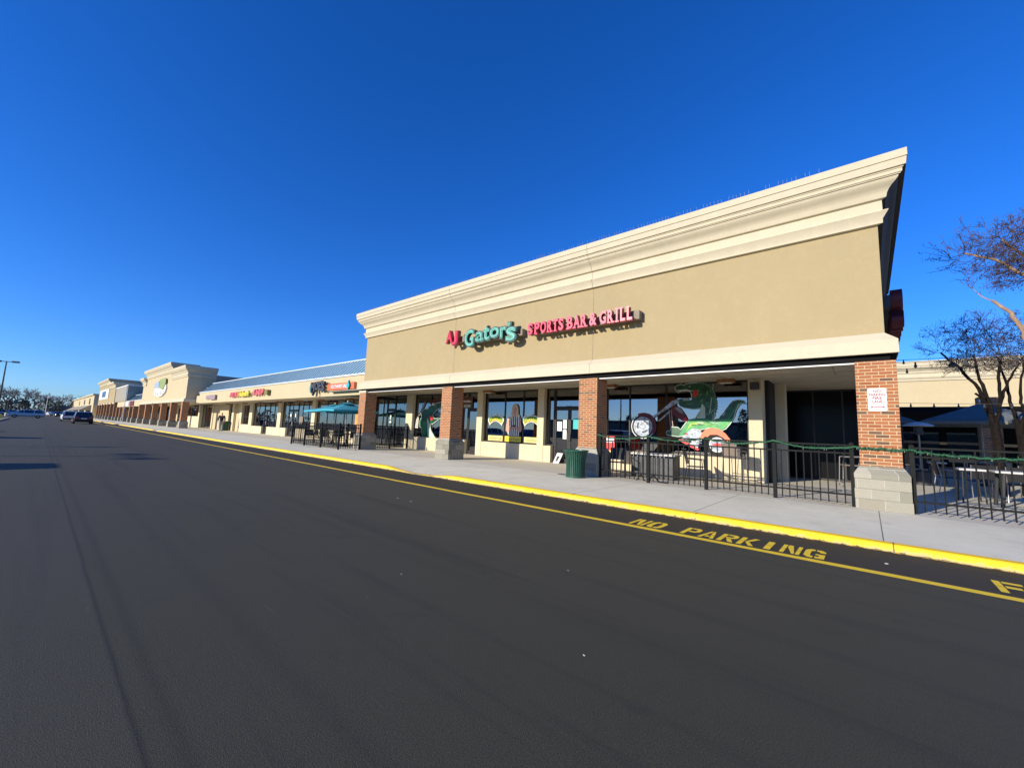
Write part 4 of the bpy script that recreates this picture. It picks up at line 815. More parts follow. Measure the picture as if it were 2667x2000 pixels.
# ================================================================ fences
def fence(label, pts, group=None, zt=1.365, z0=0.1, pitch=.135, post=.072, skip_posts=(), alt=True):
    root = thing('metal_fence', label, 'fence', (0,0,0), group=group)
    for i, (x, y) in enumerate(pts):
        if i in skip_posts: continue
        mb = MB().box(x-post/2,x+post/2,y-post/2,y+post/2,z0,zt+.03,'fence_paint'); mb.hexa([(x-post/2-.006,y-post/2-.006,zt+.03),(x+post/2+.006,y-post/2-.006,zt+.03),(x+post/2+.006,y+post/2+.006,zt+.03),(x-post/2-.006,y+post/2+.006,zt+.03)],[(x-.01,y-.01,zt+.055),(x+.01,y-.01,zt+.055),(x+.01,y+.01,zt+.055),(x-.01,y+.01,zt+.055)],'fence_paint')
        mb.build('post', root)
    for (xa, ya), (xb, yb) in zip(pts, pts[1:]):
        L = math.hypot(xb-xa, yb-ya); ux, uy = (xb-xa)/L, (yb-ya)/L; nx, ny = -uy, ux; mb = MB()
        def bar(s0, s1, hw, za, zb):
            q = [(xa+ux*s0-nx*hw, ya+uy*s0-ny*hw), (xa+ux*s1-nx*hw, ya+uy*s1-ny*hw), (xa+ux*s1+nx*hw, ya+uy*s1+ny*hw), (xa+ux*s0+nx*hw, ya+uy*s0+ny*hw)]
            mb.hexa([(a,b,za) for a,b in q], [(a,b,zb) for a,b in q], 'fence_paint')
        bar(post/2, L-post/2, .018, zt-.035, zt); bar(post/2, L-post/2, .018, zt-.20, zt-.165); bar(post/2, L-post/2, .018, z0+.215, z0+.25)
        n = max(2, round(L/pitch)); 
        for k in range(1, n):
            s_ = L*k/n; top = zt-.036 if (not alt or k % 2 == 0) else zt-.168
            bar(s_-.0105, s_+.0105, .0105, z0+.05, top)
        mb.build('panel', root)
    return root
fence('black metal fence with green tinsel between the third and nearest brick columns', [(-6.12,11.2),(-4.63,11.2),(-3.13,11.2),(-1.65,11.2),(-.27,11.2)])
fence('black metal fence running off the right edge beside the nearest brick column', [(.63,11.2),(2.15,11.2),(3.6,11.2),(5.0,11.2)])
fence('black metal fence boxing in the teal umbrella patio of the low row', [(-25.5,13.3),(-25.5,11.6),(-25.5,9.9),(-23.75,9.9),(-21.75,9.9),(-19.8,9.9),(-19.8,11.0)], pitch=.125)
fence('short black fence between the first brick column and the shop front behind it', [(-20.25,12.0),(-20.45,13.2),(-20.62,14.45)], pitch=.125)

# tinsel garlands hung on the fences
def garland(label, pts, sag=.09, n=150, r=.042):
    mb = MB(); rr = random.Random(len(pts)*7+int(abs(pts[0][0])*10)); P_ = []
    for (a, b_) in zip(pts, pts[1:]):
        for i in range(12):
            t = i/12; P_.append(Vector(a)*(1-t)+Vector(b_)*t+Vector((0,rr.uniform(-.008,.008),-sag*4*t*(1-t)+rr.uniform(-.012,.012))))
    P_.append(Vector(pts[-1])); mb.tube(P_, [r*.45*rr.uniform(.7,1.3) for _ in P_], 5, 'garland')
    for i in range(n*len(pts)):
        q = rr.random()*(len(P_)-1); k = int(q); c_ = P_[k].lerp(P_[k+1], q-k); d = Vector((rr.gauss(0,1),rr.gauss(0,1),rr.gauss(0,1))).normalized()*r*rr.uniform(.8,1.7); e = Vector((rr.gauss(0,1),rr.gauss(0,1),rr.gauss(0,1))).normalized()*.008
        mb.add([c_+e, c_-e, c_+d], [(0,1,2)], 'garland')
    for i in range(2*len(pts)):
        q = rr.random()*(len(P_)-1); k = int(q); c_ = P_[k].lerp(P_[k+1], q-k); mb.lathe([(0,-.012),(.005,0),(0,.012)], (c_.x, c_.y-.03, c_.z-.03), 5, 'offwhite')
    return tag(mb.build('garland'), label, 'garland', 'green tinsel garlands on the fences')
garland('green tinsel garland wound along the fence left of the nearest brick column', [(-6.2,11.15,1.36),(-4.63,11.12,1.38),(-3.13,11.12,1.38),(-1.65,11.12,1.39),(-.20,11.13,1.33)], sag=.10, n=260)
garland('green tinsel garland stretched over the nearest column and along the right-hand fence', [(-.20,11.135,1.33),(.18,11.12,1.31),(.60,11.12,1.31),(1.3,11.13,1.235),(2.15,11.12,1.24),(3.6,11.12,1.3)], sag=.02, n=240)

# ================================================================ slatted litter bins
can = thing('trash_can', 'green slatted trash can with flared rim beside the third brick column', 'trash can', (-6.50,10.45,.1), group='green slatted trash cans')
mb = MB(); n = 30
prof = [(.275,.05),(.272,.30),(.285,.50),(.318,.66),(.352,.76)]
for k in range(n):
    t0 = 2*math.pi*(k+.18)/n; t1 = 2*math.pi*(k+.82)/n; vs = []
    for r, z in prof:
        for t in (t0, t1):
            vs += [(r*math.cos(t), r*math.sin(t), z)]
    for r, z in prof:
        for t in (t0, t1): vs += [((r-.008)*math.cos(t), (r-.008)*math.sin(t), z)]
    L = len(prof); fs = [(2*i,2*i+1,2*i+3,2*i+2) for i in range(L-1)]+[(2*L+2*i+1,2*L+2*i,2*L+2*i+2,2*L+2*i+3) for i in range(L-1)]+[(2*i,2*i+2,2*L+2*i+2,2*L+2*i) for i in range(L-1)]+[(2*i+3,2*i+1,2*L+2*i+1,2*L+2*i+3) for i in range(L-1)]
    mb.add(vs, fs, 'green_can')
mb.build('slats', can)
MB().lathe([(.345,.745),(.368,.752),(.372,.775),(.360,.79),(.335,.785),(.33,.76)], n=40, m='green_can').build('rim', can, smooth=True)
MB().lathe([(.285,.0),(.287,.055),(.255,.06)], n=40, m='green_can').build('base_ring', can, smooth=True)
MB().lathe([(.245,.02),(.245,.62),(.29,.755),(.27,.755),(.23,.6)], n=28, m='black_liner').build('liner', can, smooth=True)
copy_tree(can, (-55.0,14.0,.1), label='small distant green trash can beside the walking person').scale = (1.35,1.35,1.35)
# its flat grey lid leaning? -> low concrete collar seen beside it
o = thing('hose_reel', 'small curled grey cable ring on the walk beside the green trash can', 'cable', (-7.12,10.75,.105)); MB().lathe([(.16,0),(.175,.012),(.19,0)], n=24, m='cloth_grey').build('coil', o)

# ================================================================ umbrellas
def umbrella(name, label, loc, half, zr, za, mat, group, rz=0.0, sides=4, vent=True, pole='alu', low=None):
    root = thing(name, label, 'umbrella', loc, rz, group)
    mb = MB(); low = low or zr-.10
    cs = [(math.cos(2*math.pi*(k+.5)/sides)*half/math.cos(math.pi/sides), math.sin(2*math.pi*(k+.5)/sides)*half/math.cos(math.pi/sides)) for k in range(sides)]
    N_ = 6; vs = []; fs = []
    for k in range(sides):
        a = cs[k]; b_ = cs[(k+1)%sides]; base = len(vs)
        for i in range(N_+1):
            t = i/N_
            for j in range(5):
                s_ = j/4; x = (a[0]*(1-s_)+b_[0]*s_)*(1-t*.93); y = (a[1]*(1-s_)+b_[1]*s_)*(1-t*.93)
                sg = .05*(1-t)*4*s_*(1-s_); z = zr+(za-zr)*t**.9+sg*.6-.03*math.sin(math.pi*t)
                vs.append((x, y, z))
        for i in range(N_):
            for j in range(4): fs.append((base+i*5+j, base+i*5+j+1, base+(i+1)*5+j+1, base+(i+1)*5+j))
        q = len(vs)
        for j in range(5):
            s_ = j/4; x = a[0]*(1-s_)+b_[0]*s_; y = a[1]*(1-s_)+b_[1]*s_; z = zr+.05*4*s_*(1-s_)*.6; vs += [(x,y,z),(x*1.002,y*1.002,z-(zr-low))]
        for j in range(4): fs.append((q+2*j, q+2*j+1, q+2*j+3, q+2*j+2))
    mb.add(vs, fs, mat); cnp = mb.build('canopy', root, smooth=False); m_ = cnp.modifiers.new('solid','SOLIDIFY'); m_.thickness = .006
    if vent:
        v = MB(); h = half*.30; v.add([(c[0]/half*h, c[1]/half*h, za-.02) for c in cs]+[(0,0,za+.10)], [(k,(k+1)%sides,sides) for k in range(sides)], mat); v.build('vent', root)
    MB().tube([(0,0,0),(0,0,za+.12)], .024, 10, pole).build('pole', root)
    MB().lathe([(.02,za+.10),(.035,za+.14),(.02,za+.19),(0,za+.20)], n=10, m='white').build('finial', root)
    mb = MB()
    for c in cs: mb.tube([(0,0,za-.05),(c[0]*.99,c[1]*.99,zr-.012)], .008, 5, pole)
    mb.build('ribs', root); MB().lathe([(.24,0),(.24,.05),(.06,.09),(.04,.25)], n=20, m='blackmetal').build('base', root)
    return root
umbrella('patio_umbrella', 'left teal square umbrella on the fenced patio of the low row', (-25.5,12.3,.1), 1.30, 2.02, 2.40, 'teal_cloth', 'teal patio umbrellas', rz=.08)
umbrella('patio_umbrella', 'right teal square umbrella, half hidden by the first brick column', (-22.55,11.6,.1), 1.30, 2.02, 2.42, 'teal_cloth', 'teal patio umbrellas', rz=-.05)
umbrella('patio_umbrella', 'large dark navy umbrella in the rear courtyard behind the crape tree', (3.15,22.5,.1), 1.68, 2.22, 2.92, 'navy_cloth', 'dark navy courtyard umbrellas', vent=False)
umbrella('patio_umbrella', 'dark navy umbrella mostly hidden behind the nearest brick column', (-.05,22.8,.1), 1.45, 2.25, 2.92, 'navy_cloth', 'dark navy courtyard umbrellas', vent=False)
umbrella('patio_umbrella', 'dark navy umbrella cut by the right edge of the photo', (5.0,19.6,.1), 1.5, 2.25, 2.75, 'navy_cloth', 'dark navy courtyard umbrellas', vent=False)

# ================================================================ tables and chairs
def table(label, loc, w, d, h, top, group, rz=0, leg='blackmetal', name='patio_table', centre=False):
    r = thing(name, label, 'table', loc, rz, group); MB().box(-w/2,w/2,-d/2,d/2,h-.045,h,top).build('tabletop', r, bevel=.006)
    if centre:
        MB().tube([(0,0,.03),(0,0,h-.03)], .035, 8, leg).build('pedestal', r); MB().lathe([(.27,0),(.27,.02),(.04,.05)], n=16, m=leg).build('foot', r)
    else:
        for sx in (-1,1):
            for sy in (-1,1): MB().tube([(sx*(w/2-.06),sy*(d/2-.06),h-.03),(sx*(w/2-.03),sy*(d/2-.03),0)], .016, 6, leg).build('leg', r)
    return r
def chair(label, loc, rz, sh=.45, mat='blackmetal', seat='blackmetal', group='metal patio chairs', arms=True, name='patio_chair'):
    r = thing(name, label, 'chair', loc, rz, group); w = .23; bh = sh+.42
    MB().box(-w,w,-.21,.21,sh-.02,sh,seat).build('seat', r)
    MB().hexa([(-w,.20,sh+.06),(w,.20,sh+.06),(w,.215,sh+.06),(-w,.215,sh+.06)],[(-w,.28,bh),(w,.28,bh),(w,.295,bh),(-w,.295,bh)],seat).build('backrest', r)
    for sx in (-1,1):
        MB().tube([(sx*w,-.20,sh+(.2 if arms else 0)),(sx*w,-.24,0)], .012, 6, mat).build('leg', r)
        MB().tube([(sx*w,.19,bh-.02),(sx*w,.19,sh),(sx*w,.27,0)] if False else [(sx*w,.285,bh),(sx*w,.20,sh),(sx*w,.27,0)], .012, 6, mat).build('leg', r)
        if arms: MB().tube([(sx*w,-.20,sh+.2),(sx*w,.23,sh+.22)], .014, 6, mat).build('armrest', r)
    if sh > .6: MB().tube([(-w,-.22,.28),(w,-.22,.28)], .010, 6, mat).build('footrest', r)
    return r
# teal patio
t0_ = table('square dark table under the left teal umbrella', (-25.5,12.3,.1), .9,.9,.74,'blackmetal','patio tables')
copy_tree(t0_, (-22.55,11.6,.1), 0, 'square dark table under the right teal umbrella')
copy_tree(t0_, (-23.9,10.7,.1), 0, 'square dark table between the two teal umbrellas, against the fence')
c0 = chair('black metal chair left of the left teal umbrella table', (-26.3,12.2,.1), R(90), mat='blackmetal')
CH = [((-24.7,12.3,.1),-90,'black metal chair right of the left teal umbrella table'),((-25.4,11.5,.1),180,'black metal chair in front of the left teal umbrella table'),((-23.4,11.7,.1),80,'black metal chair left of the right teal umbrella table'),((-21.7,11.6,.1),-95,'black metal chair right of the right teal umbrella table, by the column'),((-22.5,10.8,.1),180,'black metal chair in front of the right teal umbrella table'),((-24.7,10.65,.1),90,'black metal chair left of the table against the patio fence'),((-23.1,10.6,.1),-90,'black metal chair right of the table against the patio fence'),((-22.6,12.5,.1),0,'black metal chair behind the right teal umbrella table')]
for loc, a, lb in CH: copy_tree(c0, loc, R(a), lb)
# porch behind the near fence
tb = thing('serving_counter', 'grey metal serving counter with white bunting behind the near fence', 'counter', (-5.05,12.75,.1)); MB().box(-.66,.66,-.28,.28,.02,.70,'charcoal').build('body', tb); MB().box(-.70,.70,-.32,.32,.70,.745,'offwhite').build('tabletop', tb)
mb = MB(); 
for i in range(10): mb.lathe([(0,-.02),(.026,0),(0,.024)], (-.55+i*.12,-.335,.66), 8, 'white')
mb.build('bunting', tb)
copy_tree(c0, (-3.9,12.9,.1), R(100), 'black metal chair behind the fence, right of the serving counter'); copy_tree(c0, (-5.9,11.9,.1), R(20), 'black metal chair behind the fence beside the third column')
s0 = chair('tall bar chair with tan mesh back behind the fence, left of the nearest column', (-.36,14.2,.1), R(-78), sh=.74, mat='alu', seat='mesh_tan', group='tall bar chairs', name='bar_chair')
copy_tree(s0, (-3.0,13.6,.1), R(160), 'tall bar chair with tan mesh back behind the fence near the corner pier')
mb = MB(); cg = thing('tangled_cables', 'loose black cables on the porch floor under the serving counter', 'cable')
mb.tube([(-5.1,11.5,.11),(-4.95,11.45,.28),(-4.85,11.5,.11)], .02, 6, 'blackmetal'); mb.tube([(-4.75,11.55,.11),(-4.62,11.5,.30),(-4.45,11.55,.11),(-4.2,11.5,.11)], .022, 6, 'blackmetal'); mb.build('cable', cg)
# courtyard
t1_ = table('long pale table in the courtyard, left part of the row behind the fence', (1.86,15.1,.1), .44,.75,.81,'table_top','pale courtyard tables', leg='blackmetal')
copy_tree(t1_, (2.66,14.7,.1), 0, 'long pale table in the courtyard at the right edge of the photo', (2.3,1,1))
copy_tree(t1_, (1.75,20.4,.1), 0, 'pale table farther back in the courtyard shade')
k0 = chair('silver framed chair turned sideways, left of the pale courtyard tables', (1.72,17.5,.1), R(100), mat='alu', seat='cloth_black', group='silver framed courtyard chairs', name='courtyard_chair')
for loc, a, lb in (((2.25,16.7,.1),185,'silver framed chair in front of the left pale courtyard table'),((2.85,16.2,.1),170,'silver framed chair in front of the gap between the pale courtyard tables'),((3.45,15.9,.1),180,'silver framed chair in front of the right pale courtyard table'),((2.5,18.5,.1),0,'silver framed chair behind the left pale courtyard table'),((3.4,17.8,.1),5,'silver framed chair behind the right pale courtyard table'),((1.5,21.2,.1),20,'silver framed chair in the deep shade of the courtyard')):
    copy_tree(k0, loc, R(a), lb)
# patio heaters
def heater(label, loc):
    r = thing('patio_heater', label, 'heater', loc, group='mushroom patio heaters'); MB().lathe([(.23,0),(.23,.45),(.12,.5),(.03,.52)], n=18, m='charcoal').build('base', r)
    MB().tube([(0,0,.5),(0,0,1.75)], .03, 8, 'alu').build('pole', r); MB().lathe([(.10,1.72),(.13,1.78),(.11,1.98),(.05,2.0)], n=16, m='charcoal').build('burner', r)
    MB().lathe([(.42,2.02),(.40,2.05),(.20,2.13),(0,2.17)], n=26, m='white_trim').build('reflector', r, smooth=True); return r
heater('mushroom heater with pale round reflector just right of the nearest column', (1.35,20.2,.1))
heater('mushroom heater near the right edge of the photo', (5.0,21.2,.1))
o = thing('bucket', 'small pale bucket on the courtyard floor under the tables', 'bucket', (2.95,15.8,.1)); MB().lathe([(.10,0),(.13,.28),(.12,.28),(.09,.02)], n=16, m='offwhite').build('body', o)
# brick pier of the courtyard
o = thing('brick_pillar', 'shaded brick pillar standing in the courtyard gloom behind the fence', 'pillar', (0,0,0)); MB().box(3.60,4.22,26,26.6,.1,3.6,'brick').build('shaft', o); MB().box(3.5,4.32,25.9,26.7,.1,.9,'stone').build('stone_base', o)
o = thing('arcade_canopy', 'dark flat canopy over the rear courtyard arcade', 'canopy'); MB().box(.5,16,25.9,38.4,3.0,3.2,'beam_black').build('roof', o)
for x in (1.2,8,14): MB().tube([(x,26.2,.1),(x,26.2,3.0)], .05, 8, 'blackmetal').build('post', o)
# string lights
def string(label, a, b_, n, sag, bulb='white', r=.022):
    a = Vector(a); b_ = Vector(b_); root = thing('string_lights', label, 'string lights', group='festoon strings over the courtyard'); P_ = []
    for i in range(25): t = i/24; P_.append(a.lerp(b_, t)+Vector((0,0,-sag*4*t*(1-t))))
    MB().tube(P_, .007, 4, 'blackmetal').build('cable', root)
    for i in range(n):
        t = (i+.5)/n; p_ = a.lerp(b_, t)+Vector((0,0,-sag*4*t*(1-t))); MB().lathe([(.0,0),(.016,-.01),(.016,-.05),(.03,-.08),(.02,-.12),(0,-.13)], (p_.x,p_.y,p_.z), 7, 'charcoal').build('bulb', root)
string('lowest string of small bulbs crossing the courtyard above the navy umbrella', (.3,18,2.78), (6.5,18.2,2.74), 12, .05)
string('upper festoon string sagging from the nearest column to the right edge', (.45,12.0,3.16), (6.0,15.5,3.95), 7, .10)
string('festoon string in front of the rear cornice, middle height', (.4,15,3.45), (8,17,4.0), 8, .12)
string('festoon string in front of the rear cornice, highest', (.4,16,3.85), (8,18,4.5), 8, .15)
string('short string of white bulbs under the canopy between the first column and the shop', (-20.6,12.2,2.95), (-23.8,14.2,2.95), 6, .08)
o = thing('hanging_ball', 'dark round lantern hanging before the rear cornice', 'lantern', (2.05,18,3.90)); MB().lathe([(0,-.09),(.075,-.05),(.10,0),(.075,.05),(0,.09)], n=16, m='charcoal').build('globe', o, smooth=True); MB().tube([(0,0,.08),(0,0,.28)],.004,4,'blackmetal').build('cord', o)

# stair rail beside the first column
o = thing('handrail', 'thin black handrail sloping down at the end of the teal umbrella patio', 'handrail'); MB().tube([(-19.7,10.0,1.30),(-19.35,10.0,1.30),(-18.95,10.35,.82),(-18.95,10.35,.10)], .018, 6, 'blackmetal').build('rail', o)

# ================================================================ litter on the asphalt
rl = random.Random(3)
LIT = [((541,743,700,1100,.27125),.05),((1000,805,700,1100,.27125),.07),((1090,803,700,1100,.27125),.06)]
spots = [(-7.85,5.05,.03,'tiny pale scrap of paper on the road, left of the line bend'),(-6.75,4.62,.04,'crumpled white scrap in the cluster on the road'),(-6.35,4.62,.045,'flat white scrap right of the crumpled one on the road'),(.10,6.62,.03,'curled white plastic strip between the yellow line and kerb'),(-1.37,2.35,.014,'small white pebble of litter in the middle of the lane'),(-3.3,2.35,.014,'small pale litter speck left of the lane middle'),(-2.3,3.6,.025,'pale litter speck near the stencilled word NO')]
for x, y, r, lb in spots:
    mb = MB(); k = 6; r *= .6; vs = [(x+r*rl.uniform(.4,1)*math.cos(t*2*math.pi/k)*1.4, y+r*rl.uniform(.3,.8)*math.sin(t*2*math.pi/k), .006+rl.random()*.008) for t in range(k)]+[(x,y,.012)]
    mb.add(vs, [(i,(i+1)%k,k) for i in range(k)], 'white'); tag(mb.build('litter_scrap'), lb, 'litter', 'scraps of litter on the road')
mb = MB()
for i in range(36):
    x = rl.uniform(-14,3); y = 7.36-abs(rl.gauss(0,.10)); r = rl.uniform(.008,.022); a = rl.random()*6
    mb.add([(x+r*math.cos(a),y+r*math.sin(a),.012),(x-r*.4*math.sin(a),y+r*.4*math.cos(a),.02),(x-r*math.cos(a),y-r*math.sin(a),.012),(x+r*.4*math.sin(a),y-r*.4*math.cos(a),.009)], [(0,1,2,3)], 'leaf_dry')
o = mb.build('leaf_litter'); tag(o, 'dry leaf crumbs gathered along the foot of the yellow kerb', 'leaves'); struct(o, 'stuff')
# ================================================================ person
def skin_obj(name, pts, edges, rad, mat, parent=None, root=0, sub=2):
    me = bpy.data.meshes.new(name); me.from_pydata(pts, edges, []); me.update(); me.materials.append(MT[mat])
    o = bpy.data.objects.new(name, me); C.objects.link(o); o.parent = parent
    sk = o.modifiers.new('skin','SKIN'); sk.use_smooth_shade = True
    if not me.skin_vertices: 
        bm = bmesh.new(); bm.from_mesh(me); bm.verts.layers.skin.verify(); bm.to_mesh(me); bm.free()
    for i, v in enumerate(me.skin_vertices[0].data): r = rad[i]; v.radius = r if isinstance(r, tuple) else (r, r); v.use_root = (i == root)
    s_ = o.modifiers.new('sub','SUBSURF'); s_.levels = sub; s_.render_levels = sub; return o
def person(label, loc, rz, jacket='cloth_black', legs='cloth_grey', hair='bark'):
    r = thing('person', label, 'person', loc, rz)
    P_ = [(0,0,.95),(0,.01,1.15),(0,.0,1.38),(0,-.01,1.50),(0,-.03,1.62),(0,-.02,1.70),
          (-.10,0,.90),(-.11,-.12,.50),(-.11,-.02,.09),(-.11,-.14,.04),(.10,0,.90),(.11,.05,.50),(.11,.22,.12),(.11,.14,.03),
          (-.19,0,1.42),(-.25,.10,1.16),(-.25,.02,.92),(-.25,-.01,.84),(.19,0,1.42),(.25,-.08,1.16),(.25,-.16,.95),(.25,-.19,.87)]
    E_ = [(0,1),(1,2),(2,3),(3,4),(4,5),(0,6),(6,7),(7,8),(8,9),(0,10),(10,11),(11,12),(12,13),(2,14),(14,15),(15,16),(16,17),(2,18),(18,19),(19,20),(20,21)]
    Rr = [(.14,.10),(.13,.10),(.15,.10),.055,(.075,.09),(.07,.08),.085,.058,.042,.035,.085,.058,.042,.035,.058,.045,.036,.03,.058,.045,.036,.03]
    body = skin_obj('body', P_, E_, Rr, 'skin', r)
    skin_obj('jacket', [(0,0,.84),(0,.01,1.15),(0,0,1.42),(-.19,0,1.43),(-.255,.10,1.16),(-.255,.03,.95),(.19,0,1.43),(.255,-.08,1.16),(.255,-.15,.98)], [(0,1),(1,2),(2,3),(3,4),(4,5),(2,6),(6,7),(7,8)], [(.19,.14),(.17,.13),(.17,.12),.075,.062,.052,.075,.062,.052], jacket, r)
    skin_obj('trousers', [(0,0,.94),(-.10,0,.86),(-.115,-.12,.50),(-.115,-.03,.16),(.10,0,.86),(.115,.05,.50),(.115,.21,.18)], [(0,1),(1,2),(2,3),(0,4),(4,5),(5,6)], [(.15,.11),.10,.07,.06,.10,.07,.06], legs, r)
    for x, y in ((-.11,-.08),(.11,.19)): MB().box(x-.045,x+.045,y-.14,y+.10,.0,.08,'paint_black').build('shoe', r, bevel=.02)
    skin_obj('hair', [(0,.02,1.66),(0,.0,1.73)], [(0,1)], [(.085,.095),(.075,.085)], hair, r, sub=2)
    mb = MB()
    for sx in (-1,1): mb.lathe([(0,-.012),(.012,0),(0,.012)], (sx*.032,-.125,1.66), 6, 'white')
    mb.build('eyes', r); MB().box(-.022,.022,-.128,-.118,1.60,1.607,'red_dark').build('mouth', r); MB().hexa([(-.012,-.12,1.625),(.012,-.12,1.625),(.012,-.10,1.625),(-.012,-.10,1.625)],[(-.008,-.125,1.66),(.008,-.125,1.66),(.008,-.10,1.66),(-.008,-.10,1.66)],'skin').build('nose', r)
    return r
person('person in a long black jacket and grey trousers walking away along the low row', (-52.3,13.0,.1), R(-100)).scale = (1.12,1.12,1.12)
person('tiny distant person crossing the road near the far blue-roofed building', (-176,5.2,0), R(90), 'mauve', 'cloth_black')

# ================================================================ vehicles
def car(label, loc, rz, kind='suv', paint='paint_maroon', L=4.6, W=1.85, H=1.65, group='cars at the far end of the lot'):
    r = thing('parked_car' if 'parked' in label else 'car', label, 'car', loc, rz, group)
    # nose towards +x
    if kind == 'van': st = [(-.50,.42,.92,.92,.0),(-.485,.30,.98,1.42,.70),(-.44,.26,1.0,1.68,.80),(-.20,.24,1.0,1.74,.82),(.08,.24,1.0,1.72,.80),(.22,.24,1.0,1.48,.74),(.36,.26,.98,.98,.0),(.44,.28,.84,.84,0),(.485,.34,.66,.66,0),(.50,.42,.52,.52,0)]
    elif kind == 'sedan': st = [(-.50,.45,.80,.80,0),(-.48,.30,.92,.92,0),(-.38,.27,.96,.98,0),(-.26,.24,.94,1.34,.62),(-.10,.24,.92,1.44,.66),(.08,.24,.92,1.40,.66),(.24,.24,.90,.94,0),(.38,.26,.82,.82,0),(.47,.32,.68,.68,0),(.50,.42,.52,.52,0)]
    else: st = [(-.50,.42,.86,.86,0),(-.485,.28,1.0,1.12,.72),(-.43,.26,1.03,1.58,.72),(-.30,.24,1.03,1.64,.74),(-.05,.24,1.02,1.65,.74),(.10,.24,1.0,1.58,.72),(.24,.24,.98,1.02,0),(.38,.26,.92,.92,0),(.47,.34,.74,.74,0),(.50,.45,.58,.58,0)]
    kz = H/max(s_[3] for s_ in st); hw = W/2; vs = []; gl = []
    for t, zb, zm, zt, wt in st:
        x = t*L; taper = 1-.10*max(0, abs(t)-.38)/.12; w0 = hw*taper; zb, zm, zt = zb*kz, zm*kz, zt*kz; wt_ = hw*wt if zt > zm+.05 else w0*.9
        sec = [(w0*.90,zb),(w0,zb+.18),(w0,zm*.82),(w0*.96,zm),(wt_+.02,zt-.03 if zt > zm+.05 else zm+.005),(wt_*.88,zt if zt > zm+.05 else zm+.012)]
        vs.append([(x, y, z) for y, z in sec]+[(x, -y, z) for y, z in reversed(sec)])
    n = 12; mb = MB(); flat = [p_ for s_ in vs for p_ in s_]; fs = []
    for i in range(len(vs)-1):
        for k in range(n): fs.append((i*n+k, i*n+(k+1)%n, (i+1)*n+(k+1)%n, (i+1)*n+k))
    fs += [tuple(range(n)), tuple((len(vs)-1)*n+k for k in range(n-1,-1,-1))]
    mb.add(flat, fs, paint); body = mb.build('body', r, smooth=True)
    g_ = MB()
    def quad(a, b_, c_, d, s_=.10, off=.012):
        a, b_, c_, d = map(Vector, (a, b_, c_, d)); cc = (a+b_+c_+d)/4; nn = (b_-a).cross(d-a).normalized(); nn = nn if nn.dot(cc-Vector((0,0,H*.5))) > 0 else -nn
        q = [p_.lerp(cc, s_)+nn*off for p_ in (a,b_,c_,d)]; g_.add(q, [(0,1,2,3)], 'dark_glass')
    for i in range(len(vs)-1):
        A, B = vs[i], vs[i+1]; hiA = st[i][4] > 0; hiB = st[i+1][4] > 0
        if hiA and hiB:
            quad(A[3],B[3],B[4],A[4]); quad(A[8],B[8],B[7],A[7])
            if abs(st[i+1][3]-st[i][3]) > .20 and i < 3: quad(A[5],A[6],B[6],B[5],.08)
        elif hiA != hiB: 
            quad(A[4],A[7],B[7],B[4],.10)
    if kind != 'sedan':
        x = st[1][0]*L-.03; g_.add([(x-.04,-hw*.66,H*.62),(x-.04,hw*.66,H*.62),(x+.10,hw*.56,H*.90),(x+.10,-hw*.56,H*.90)], [(0,1,2,3)], 'dark_glass')
    g_.build('windows', r)
    for sx in (-.31,.31):
        for sy in (-1,1):
            x = sx*L; y = sy*(hw-.10)
            w_ = MB().lathe([(.0,-.11),(.22,-.11),(.33,-.10),(.345,-.05),(.345,.05),(.33,.10),(.22,.11),(0,.11)], (x,y,.345), 20, 'tyre', axis='y').build('wheel', r, smooth=True)
            MB().lathe([(0,-.118*1),(.20,-.118),(.215,-.10),(.215,.10),(.20,.118),(0,.118)], (x,y,.345), 14, 'alu', axis='y').build('rim', w_)
    for sy in (-1,1):
        MB().box(-L*.502,-L*.482,sy*hw*.66-.12 if sy>0 else -hw*.66-.12,sy*hw*.66+.12 if sy>0 else -hw*.66+.12,H*.48,H*.60,'lamp_red').build('tail_light', r)
        MB().box(L*.470,L*.492,sy*hw*.68-.15,sy*hw*.68+.15,H*.36,H*.43,'lamp_clear').build('headlight', r)
        MB().box(L*.15,L*.18,sy*(hw+.08)-.07,sy*(hw+.08)+.07,H*.60,H*.68,paint).build('mirror', r)
    MB().box(-L*.512,-L*.49,-.26,.26,H*.40,H*.47,'white').build('licence_plate', r); MB().box(-L*.505,-L*.47,-hw*.85,hw*.85,H*.20,H*.32,'tyre').build('bumper', r); MB().box(L*.47,L*.505,-hw*.8,hw*.8,H*.20,H*.32,'tyre').build('bumper', r)
    return r
car('dark maroon sport utility vehicle driving away, nearest car on the road', (-79.6,4.10,0), R(180), 'suv', 'paint_maroon', H=1.60)
car('white sport utility vehicle just ahead of the maroon one', (-99.5,3.55,0), R(180), 'suv', 'paint_white', H=1.68)
vv = Vector((-125,-1.2,0)); ang = math.atan2(-5.2,2.1)
car('silver minivan seen side-on at the left, crossing the lane', (-128,-1.30,0), R(-90), 'van', 'paint_silver', L=4.9, W=1.95, H=1.70)
pk = [(-165,-7.5,'paint_blue','suv','dark blue parked car at the far left, behind the minivan'),(-178,-6.0,'paint_black','sedan','black parked car at the far left, second behind the minivan'),(-196,-8.5,'paint_white','sedan','white parked car deep in the lot behind the minivan'),(-210,-4.5,'paint_silver','suv','silver parked car deep in the lot above the minivan roof'),(-232,5.5,'paint_black','suv','black parked car before the small blue-roofed building'),(-245,3.2,'paint_white','sedan','white parked car near the base of the far white pole'),(-205,4.2,'paint_black','sedan','dark parked car between the far white pole and the moving cars')]
for x, y, p_, k_, lb in pk: car(lb, (x,y,0), R(80 if y < 0 else 20), k_, p_, H=1.6 if k_ == 'suv' else 1.45, group='parked cars in the distance')
